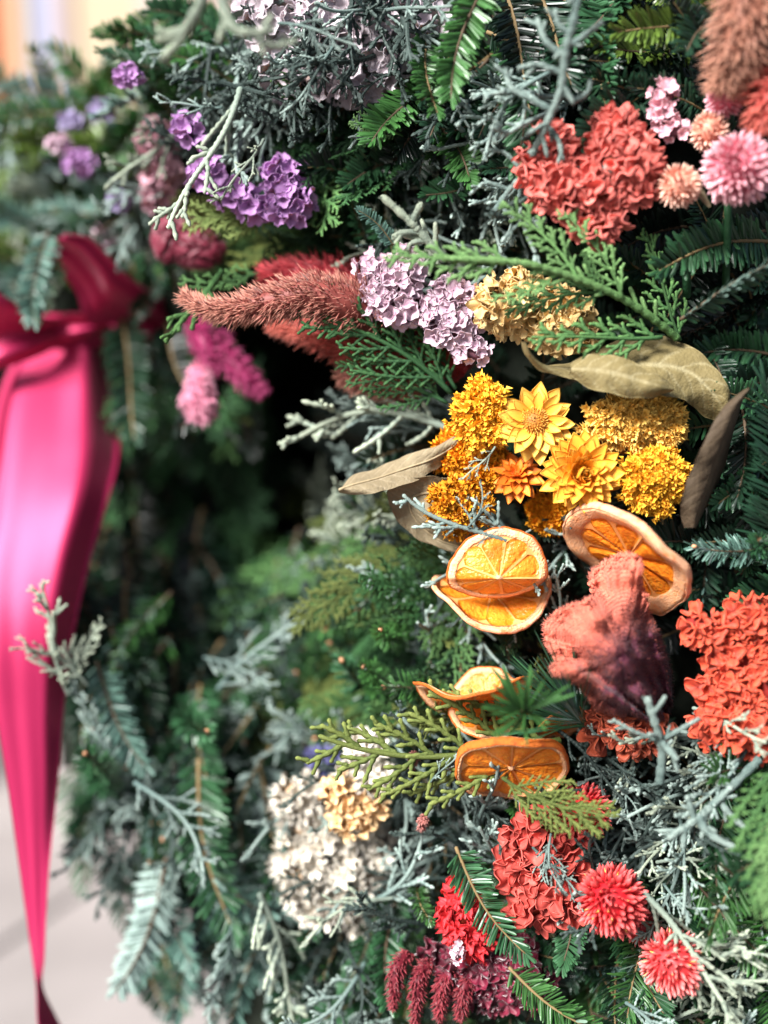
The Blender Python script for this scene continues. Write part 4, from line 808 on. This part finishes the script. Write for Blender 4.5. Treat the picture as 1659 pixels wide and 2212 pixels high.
m_rust = mat('rust_crest', (.26, .020, .008), (.56, .10, .04), rough=.65, nscale=200, var=.2, sheen=.1, bump=.6, bscale=1600)
bunch('cockscomb', 1585, 1470, .574, [(-78,-122,32,32),(-52,-84,26,32),(18,-130,38,42),(78,-112,54,54),(14,-48,62,56),(8,30,68,54),(84,0,66,90),(-12,90,58,50),(62,104,68,56)], 300, 18, m_cr, 'large vermilion brain shaped cockscomb at the right edge', style=3, seed=51, m_base=m_crb, part='crest_frill', th=.14)
crest(400, 522, .69, [(-36,-4,36,52,6),(28,16,60,44,0),(4,-24,48,36,-6)], m_bur, 'burgundy velvet cockscomb above the ribbon loop', 8, nf=700)
bunch('cockscomb', 1350, 1560, .597, [(-30,0,42,48),(25,15,48,44),(0,-30,50,40)], 60, 22, m_rust, 'rust red cockscomb under the velvet one', style=3, seed=52, m_base=m_corb, part='crest_frill', th=.18)

# --- the velvet fan
def velvet():
    out = [(1290,1532),(1262,1500),(1232,1465),(1204,1462),(1190,1443),(1204,1426),(1190,1406),(1179,1384),(1177,1348),(1200,1326),(1232,1308),(1262,1300),(1280,1288),(1288,1272),(1276,1256),(1278,1236),(1302,1218),(1330,1202),(1360,1197),(1386,1216),(1384,1252),(1396,1292),(1404,1330),(1424,1372),(1442,1420),(1452,1475),(1448,1530),(1425,1556),(1380,1552),(1330,1545)]
    n = 260; O = interp(out + out[:1], n)[:-1]; O = O + np.array([(3.2 * noise.noise(Vector((i * .35, 1, 0))) + 2.0 * noise.noise(Vector((i * .9, 7, 0))), 3.2 * noise.noise(Vector((i * .35, 4, 0))) + 2.0 * noise.noise(Vector((i * .9, 9, 0)))) for i in range(n - 1)]); cx, cy, d0 = 1345, 1420, .575; m = 26
    root = empty('velvet_cockscomb', Matrix.Translation(P(cx, cy, d0)), 'dusty pink velvet fan cockscomb with a wine red centre in front of the orange slice', 'flower'); o0 = np.array(root.location)
    def pt(k, v, back=False):
        x, y = O[k % len(O)]; px, py = cx + (x - cx) * v, cy + (y - cy) * v; a = math.atan2(y - cy, x - cx)
        r_ = math.hypot(px - cx, py - cy)
        ridge = .016 * noise.noise(Vector((px / 60, py / 45, 8))) * v + .0025 * noise.noise(Vector((px / 24, py / 24, 3))) + .0008 * noise.noise(Vector((px / 9, py / 9, 5)))
        dd = d0 - .020 * (1 - v ** 1.6) - ridge + .0022 * math.sin(k * .8 + 2 * math.sin(k * .31)) * v ** 4 + (.00 if not back else .0025 + .022 * (1 - v * v))
        th_ = math.atan2(py - 1600, px - 1470); dd += (.0095 * math.sin(th_ * 15 + .8 * math.sin(th_ * 5)) + .0045 * math.sin(th_ * 33 + 1)) * v
        if px > 1375: dd += ((px - 1375) / 75) ** 1.4 * .030
        return np.array(P(px, py, dd)) - o0
    nk = len(O); V = []; T = []; F = []; mb = MB()
    for b in (0, 1):
        base = len(V)
        for i in range(1, m + 1):
            for k in range(nk):
                V.append(pt(k, i / m, b)); px = cx + (O[k][0] - cx) * i / m; py = cy + (O[k][1] - cy) * i / m
                dk = math.hypot((px - 1385) / 75, (py - 1440) / 110); dk = math.hypot((px - 1430) / 150, (py - 1485) / 165); T.append(min(1, max(0, (dk - .72) * 1.5 + .25 * max(0, i / m - .85) / .15 + .20 * noise.noise(Vector((px / 14, py / 14, 1))))))  # wine red of the flower, plus shade painted in towards the lower right
        V.append(pt(0, 0.0, b)); T.append(.0)
        for i in range(m - 1):
            for k in range(nk):
                q = (base + i * nk + k, base + (i + 1) * nk + k, base + (i + 1) * nk + (k + 1) % nk, base + i * nk + (k + 1) % nk); F.append(q if b else q[::-1])
        for k in range(nk): q = (base + m * nk, base + k, base + (k + 1) % nk); F.append(q if b else q[::-1])
        if not b: e0 = base + (m - 1) * nk
        else:
            e1 = base + (m - 1) * nk
            for k in range(nk): F.append((e0 + k, e0 + (k + 1) % nk, e1 + (k + 1) % nk, e1 + k))
    V = np.array(V); T = np.array(T); mv = mat('velvet_crest', (.055, .005, .018), (.62, .155, .095), rough=.62, nscale=90, var=.3, sheen=.12, bump=.5, bscale=1400)
    mb.add(V, F, 0, T); obj('crest', mb.mesh('crest', [mv]), root)
    g = np.random.default_rng(4); N = 42000; ki = g.integers(0, nk, N); vi = np.sqrt(g.uniform(.0, 1, N)); ii = np.clip((vi * m).astype(int), 1, m - 1)
    idx = (ii * nk + ki); A = V[idx]; rad = nrm(A - V[m * nk] + 1e-6); D = nrm(rad * .9 + np.array(FW) * g.uniform(.1, .6, (N, 1)) + g.normal(0, .42, (N, 3))); X, Y = frames(D, 5); s = S(8.5, d0) * g.uniform(.4, 1.4, N)[:, None]
    mb = MB(); batch(mb, TRI_V[[0, 1, 2, 6]], [(0, 1, 3), (1, 2, 3), (2, 0, 3)], A, X * s * .06, Y * s * .06, D * s); mb.t = [np.repeat(np.clip(T[idx] + g.normal(-.02, .24, N), 0, 1), 4)]
    obj('fuzz', mb.mesh('fuzz', [mv]), root, kind='stuff')
    mb = MB(); fr = [grid_tmpl(*floret(4, 40, 3 + q % 2, .26, .7, q + 60, .34)) for q in range(3)]; lo_, hi_ = int(nk * .10), int(nk * .72)
    for q in range(64):
        k = int(g.integers(lo_, hi_)); v = g.uniform(.86, 1.0); p = np.array(pt(k, v)); out_ = nrm(p - V[m * nk]); zd = nrm(out_ * g.uniform(.7, 1.2) + np.array(FW) * g.uniform(.2, .7) + g.normal(0, .2, 3)); xv, yv = frames(zd[None], q); sz = S(g.uniform(6, 11), d0); tv, tf, tt = fr[q % 3]
        batch(mb, tv * np.array((1, .4, 1.2)), tf, p[None] - out_[None] * sz * .5, xv * sz, yv * sz, zd[None] * sz, 0, np.clip(.45 + .55 * tt, 0, 1))
    me = mb.mesh('ruffled_rim', [mv]); r_ = obj('ruffled_rim', me, root, kind='stuff'); so = r_.modifiers.new('thickness', 'SOLIDIFY'); so.thickness = .0006
velvet()

# ================================================================== dried orange slices
m_rind = mat('orange_rind', (.62, .14, .014), (.60, .12, .012), rough=.55, nscale=300, var=.3, bump=.8, bscale=1500, dark=(.42, .07, .008))
m_pith = mat('pale_pith', (.84, .46, .25), (.88, .58, .38), rough=.8, nscale=220, var=.3, bump=.8, bscale=900, spec=.2, dark=(.80, .34, .13))
m_flesh = mat('orange_flesh', (.84, .20, .010), (.92, .31, .03), rough=.34, nscale=230, var=.3, spec=.45, sss=.35, bump=.7, bscale=520, dark=(.74, .17, .008), stretch=(1, 1, 1))
m_memb = mat('orange_membrane', (.80, .33, .10), rough=.5, nscale=160, var=.15, sss=.1)
m_rindp = mat('pale_rind', (.80, .42, .24), rough=.65, nscale=260, var=.2, bump=.7, bscale=1500, dark=(.70, .22, .08))
def orange(x, y, d, rpx, tx, ty, label, th=.10, bend=(0, 0, 0), spin=0, seed=0, nseg=9, rind=None, pith_w=.17, squash=1.0, fold=0):
    """bend: (a x^2, b y^2, c xy) sagging of the dried disc, in radii"""
    r = S(rpx, d); g = random.Random(seed); root = empty('dried_orange_slice', facing(x, y, d, tx, ty, spin), label, 'orange slice', 'dried orange slices')
    ph = [g.uniform(0, 6) for _ in range(4)]
    def df(V):
        V = np.asarray(V, float).copy(); X, Y = V[:, 0].copy(), V[:, 1].copy(); a = np.arctan2(Y, X); rr = np.hypot(X, Y)
        k = 1 + rr * (.03 * np.sin(2 * a + ph[0]) + .022 * np.sin(3 * a + ph[1]) + .012 * np.sin(9 * a + ph[2])); V[:, 0] = X * k; V[:, 1] = Y * k * squash
        V[:, 1] *= np.where(Y < 0, 1 - .62 * min(1, fold), 1); V[:, 2] -= np.where(Y < 0, fold * np.abs(Y) ** 1.1 * .75, 0); V[:, 2] += bend[0] * X * X + bend[1] * Y * Y + bend[2] * X * Y + .06 * rr * rr * np.sin(3 * a + ph[2]) + .025 * rr * np.sin(7 * a + ph[3]); return V * r
    n = 96; a = np.arange(n) * 2 * math.pi / n
    def ring(prof, name, m):
        mb = MB(); k = len(prof); V = [(rr_ * (1 + .006 * math.sin(23 * t)) * math.cos(t), rr_ * (1 + .006 * math.sin(23 * t)) * math.sin(t), z) for t in a for rr_, z in prof]
        F = [(i * k + j, ((i + 1) % n) * k + j, ((i + 1) % n) * k + (j + 1) % k, i * k + (j + 1) % k) for i in range(n) for j in range(k)]
        mb.add(df(V), F); return obj(name, mb.mesh(name, [m]), root)
    t2 = th / 2; ring([(.95, -t2 * .9), (.985, -t2 * .75), (1.0, -t2 * .3), (1.0, t2 * .3), (.985, t2 * .8), (.965, t2 * .95), (.955, t2 * .6), (.955, -t2 * .6)], 'rind', rind or m_rind)
    p0 = 1 - pith_w; ring([(p0, -t2 * .8), (.958, -t2 * .95), (.962, t2 * .92), (.90, t2 * .86), (p0 + .03, t2 * .66), (p0 - .02, t2 * .3)], 'pith', m_pith)
    mb = MB(); G = np.zeros((49, 9, 3))
    for i in range(49):
        for j in range(9): rr_ = .02 + (p0 + .02) * j / 8; t = 2 * math.pi * i / 48; G[i, j] = (rr_ * math.cos(t), rr_ * math.sin(t), 0)
    s_ = MB(); shell(s_, G, th * .30); s_.v = [df(s_.v[0])]; obj('membrane', s_.mesh('membrane', [m_memb]), root)
    for k in range(nseg):
        a0 = 2 * math.pi * (k + .5 * g.uniform(-.12, .12)) / nseg; a1 = 2 * math.pi * (k + 1 + .5 * g.uniform(-.12, .12)) / nseg; gap = .022; nu, nv = 9, 10; sk = g.uniform(-.6, .4)
        V = []; T = []; F = []
        for sgn in (1, -1):
            for i in range(nu):
                for j in range(nv):
                    u = i / (nu - 1); v_ = j / (nv - 1); r0 = .07 + (p0 + .015 + .05 * noise.noise(Vector((k * 5.3 + u * 3, seed, 2))) - .075) * v_; ga = min(.45, gap / max(.05, r0)) ; t = a0 + ga + (a1 - a0 - 2 * ga) * u
                    edge = min(1, 4 * min(u, 1 - u) + .0) * min(1, 5 * v_ + .2) * min(1, 6 * (1 - v_)); rnd = 1 - .16 * abs(2 * u - 1) ** 2.5 * v_
                    z = sgn * (th * .16 + th * (.22 + .16 * sk) * math.sqrt(edge) + th * .16 * edge * noise.noise(Vector((r0 * 9 + k * 3, t * 7, seed))))
                    V.append((r0 * rnd * math.cos(t), r0 * rnd * math.sin(t), z)); T.append(.3 + .7 * edge * g.random())
        o_ = nu * nv
        for i in range(nu - 1):
            for j in range(nv - 1):
                q = (i * nv + j, i * nv + j + 1, (i + 1) * nv + j + 1, (i + 1) * nv + j); F.append(q[::-1]); F.append(tuple(o_ + z for z in q))
        ed = [i * nv for i in range(nu)] + [(nu - 1) * nv + j for j in range(1, nv)] + [i * nv + nv - 1 for i in range(nu - 2, -1, -1)] + [j for j in range(nv - 2, 0, -1)]
        for i in range(len(ed)): p, q = ed[i], ed[(i + 1) % len(ed)]; F.append((p, q, q + o_, p + o_))
        mb = MB(); mb.add(df(V), F, 0, np.array(T)); obj('segment', mb.mesh('segment', [m_flesh]), root)
    v, f_ = ico(2); mb = MB(); mb.add(df(v * np.array((.075, .075, th * .42))), f_); obj('core', mb.mesh('core', [m_pith]), root)
orange(1062, 1278, .622, 128, .0, 1.5, 'second dried orange slice lying under the front one', .10, (.25, -.1, .1), .3, 1, rind=m_rindp, pith_w=.12)
orange(1078, 1250, .586, 112, .02, .06, 'front dried orange slice showing its wheel of segments', .09, (-.30, .05, .12), .0, 2, pith_w=.17, fold=1.1)
orange(1361, 1198, .592, 158, -1.75, -1.95, 'large tilted dried orange slice with a wide pale rim', .14, (.06, .10, 0), .6, 3, rind=m_rindp, pith_w=.26)
orange(1025, 1512, .600, 128, .10, -2.6, 'folded dried orange slice seen edge on', .07, (-.28, .1, .1), .3, 4)
orange(1050, 1520, .612, 84, -.2, .55, 'dried orange slice standing behind the folded one', .07, (.15, -.2, .2), .9, 5)
orange(1205, 1560, .612, 62, .6, -1.2, 'small dried orange slice half hidden by pine needles', .10, (.2, .1, 0), .1, 6)
orange(1104, 1655, .590, 120, .0, -1.0, 'thick dried orange slice at the bottom showing its orange rind', .20, (.04, .04, 0), .2, 7, pith_w=.10)

# ================================================================== dried leaves
def leafmat(name, a, b): return mat(name, a, b, rough=.7, nscale=110, var=.3, spec=.2, bump=.4, bscale=700, dark=tuple(c * .8 for c in a))
m_leaf = leafmat('olive_tan_leaf', (.165, .13, .055), (.29, .25, .14)); m_leaf2 = leafmat('grey_tan_leaf', (.22, .175, .105), (.34, .28, .19)); m_leaf3 = leafmat('brown_leaf', (.075, .052, .032), (.12, .085, .05)); m_rib = mat('leaf_rib', (.28, .22, .13), rough=.6)
def veins(nu, nv, k):
    T = np.zeros((nu, nv))
    for i in range(nu):
        for j in range(nv):
            u, v = i / (nu - 1), j / (nv - 1); a = abs(v - .5) * 2; ph = (u * k - a * 1.6 + .25 * noise.noise(Vector((u * 6, v * 6, k)))) % 1.0
            T[i, j] = max(0, 1 - min(ph, 1 - ph) * 9) * .75 + max(0, 1 - a * 9) + .35 * max(0, noise.noise(Vector((u * 40, v * 40, 2))))
    return np.clip(T, 0, 1)
def leaf(rows, label, m, wave=None, nu=110, nv=44, rib=True, extra=None, mid=.5):
    c = rows[len(rows) // 2]; root = empty('dried_leaf', Matrix.Translation(P(*c[:3])), label, 'leaf', 'dried leaves'); inv = root.matrix_world.inverted(); mb = MB()
    def put(G, th, k):
        nu, nv = G.shape[:2]; T = veins(nu, nv, k)
        for i in range(nu):
            for j in range(nv):
                e_ = abs(2 * j / (nv - 1) - 1) ** 3; q = Vector(G[i, j]) * 60; G[i, j] += np.array(FW) * (.0016 * noise.noise(q) + .0007 * noise.noise(q * 3.1) - .0005 * T[i, j] + .0024 * e_ * noise.noise(q * 1.7)) + np.array(UP) * .0018 * e_ * noise.noise(q * 1.6 + Vector((5, 5, 5)))
        shell(mb, G, th, tip=T)
    G = strip(rows, nu, nv, wave); put(G, .0004, 12)
    if extra is not None: put(strip(extra[0], 60, 20, extra[1]), .0004, 7)
    me = mb.mesh('blade', [m]); me.transform(inv); obj('blade', me, root)
    if rib:
        j = int(mid * (nv - 1)); pts = G[:, j] + np.array(FW) * .0007; mb = MB(); tube(mb, pts, np.linspace(.0009, .0003, nu), 6); me = mb.mesh('midrib', [m_rib]); me.transform(inv); obj('midrib', me, root)
leaf([(1126,742,.566,1134,744,.566),(1136,772,.568,1150,768,.572),(1168,800,.572,1176,786,.580),(1225,818,.574,1232,782,.588),(1290,840,.572,1292,752,.592),(1365,855,.570,1350,733,.594),(1435,856,.572,1420,726,.592),(1480,862,.578,1490,748,.588),(1505,880,.584,1545,798,.584),(1530,898,.590,1573,850,.584),(1552,908,.592,1566,900,.590)],
     'curled olive tan leaf arching over the pale yellow yarrow', m_leaf, lambda u, v: .005 * math.sin(math.pi * v) + .003 * math.sin(5 * u + 3 * v), rib=False, mid=.6,
     extra=([(1228,812,.571,1232,786,.572),(1275,838,.567,1280,764,.569),(1330,852,.564,1340,770,.566),(1390,860,.564,1405,800,.566),(1452,846,.570,1456,838,.570)], lambda u, v: .004 * math.sin(math.pi * v)))
leaf([(732,1062,.596,738,1056,.598),(770,1068,.594,762,1030,.600),(820,1062,.594,815,1008,.602),(875,1045,.596,880,982,.606),(930,1020,.602,935,968,.608),(975,985,.610,980,948,.612),(992,960,.615,992,930,.615)],
     'grey tan leaf pointing left under the pale cypress sprig', m_leaf2, lambda u, v: .006 * math.sin(3 * v + 6 * u) + .004 * math.sin(math.pi * v), mid=.55)
leaf([(1000,1040,.612,960,1060,.610),(940,1030,.606,965,1095,.604),(880,1030,.602,925,1110,.600),(838,1055,.600,935,1130,.598),(850,1110,.602,960,1150,.598),(905,1165,.606,990,1165,.602),(990,1190,.610,1020,1178,.606)],
     'shaded tan leaf curling down below the pointing one', m_leaf2, lambda u, v: -.006 * math.sin(math.pi * v) + .003 * math.sin(7 * u), mid=.5)
leaf([(1602,842,.566,1606,846,.568),(1562,880,.560,1598,880,.580),(1525,945,.556,1580,950,.584),(1488,1030,.558,1558,1030,.586),(1470,1090,.562,1530,1090,.586),(1478,1138,.570,1500,1140,.582)],
     'upright brown leaf left of the dark fir comb', m_leaf3, lambda u, v: .010 * math.sin(math.pi * v), rib=False)
leaf([(1470,395,.562,1476,395,.562),(1490,405,.560,1502,398,.562),(1508,425,.560,1520,415,.562),(1530,450,.562,1536,446,.562)], 'small dry tan bract between the pink amaranths', m_leaf2, None, 16, 6, False)
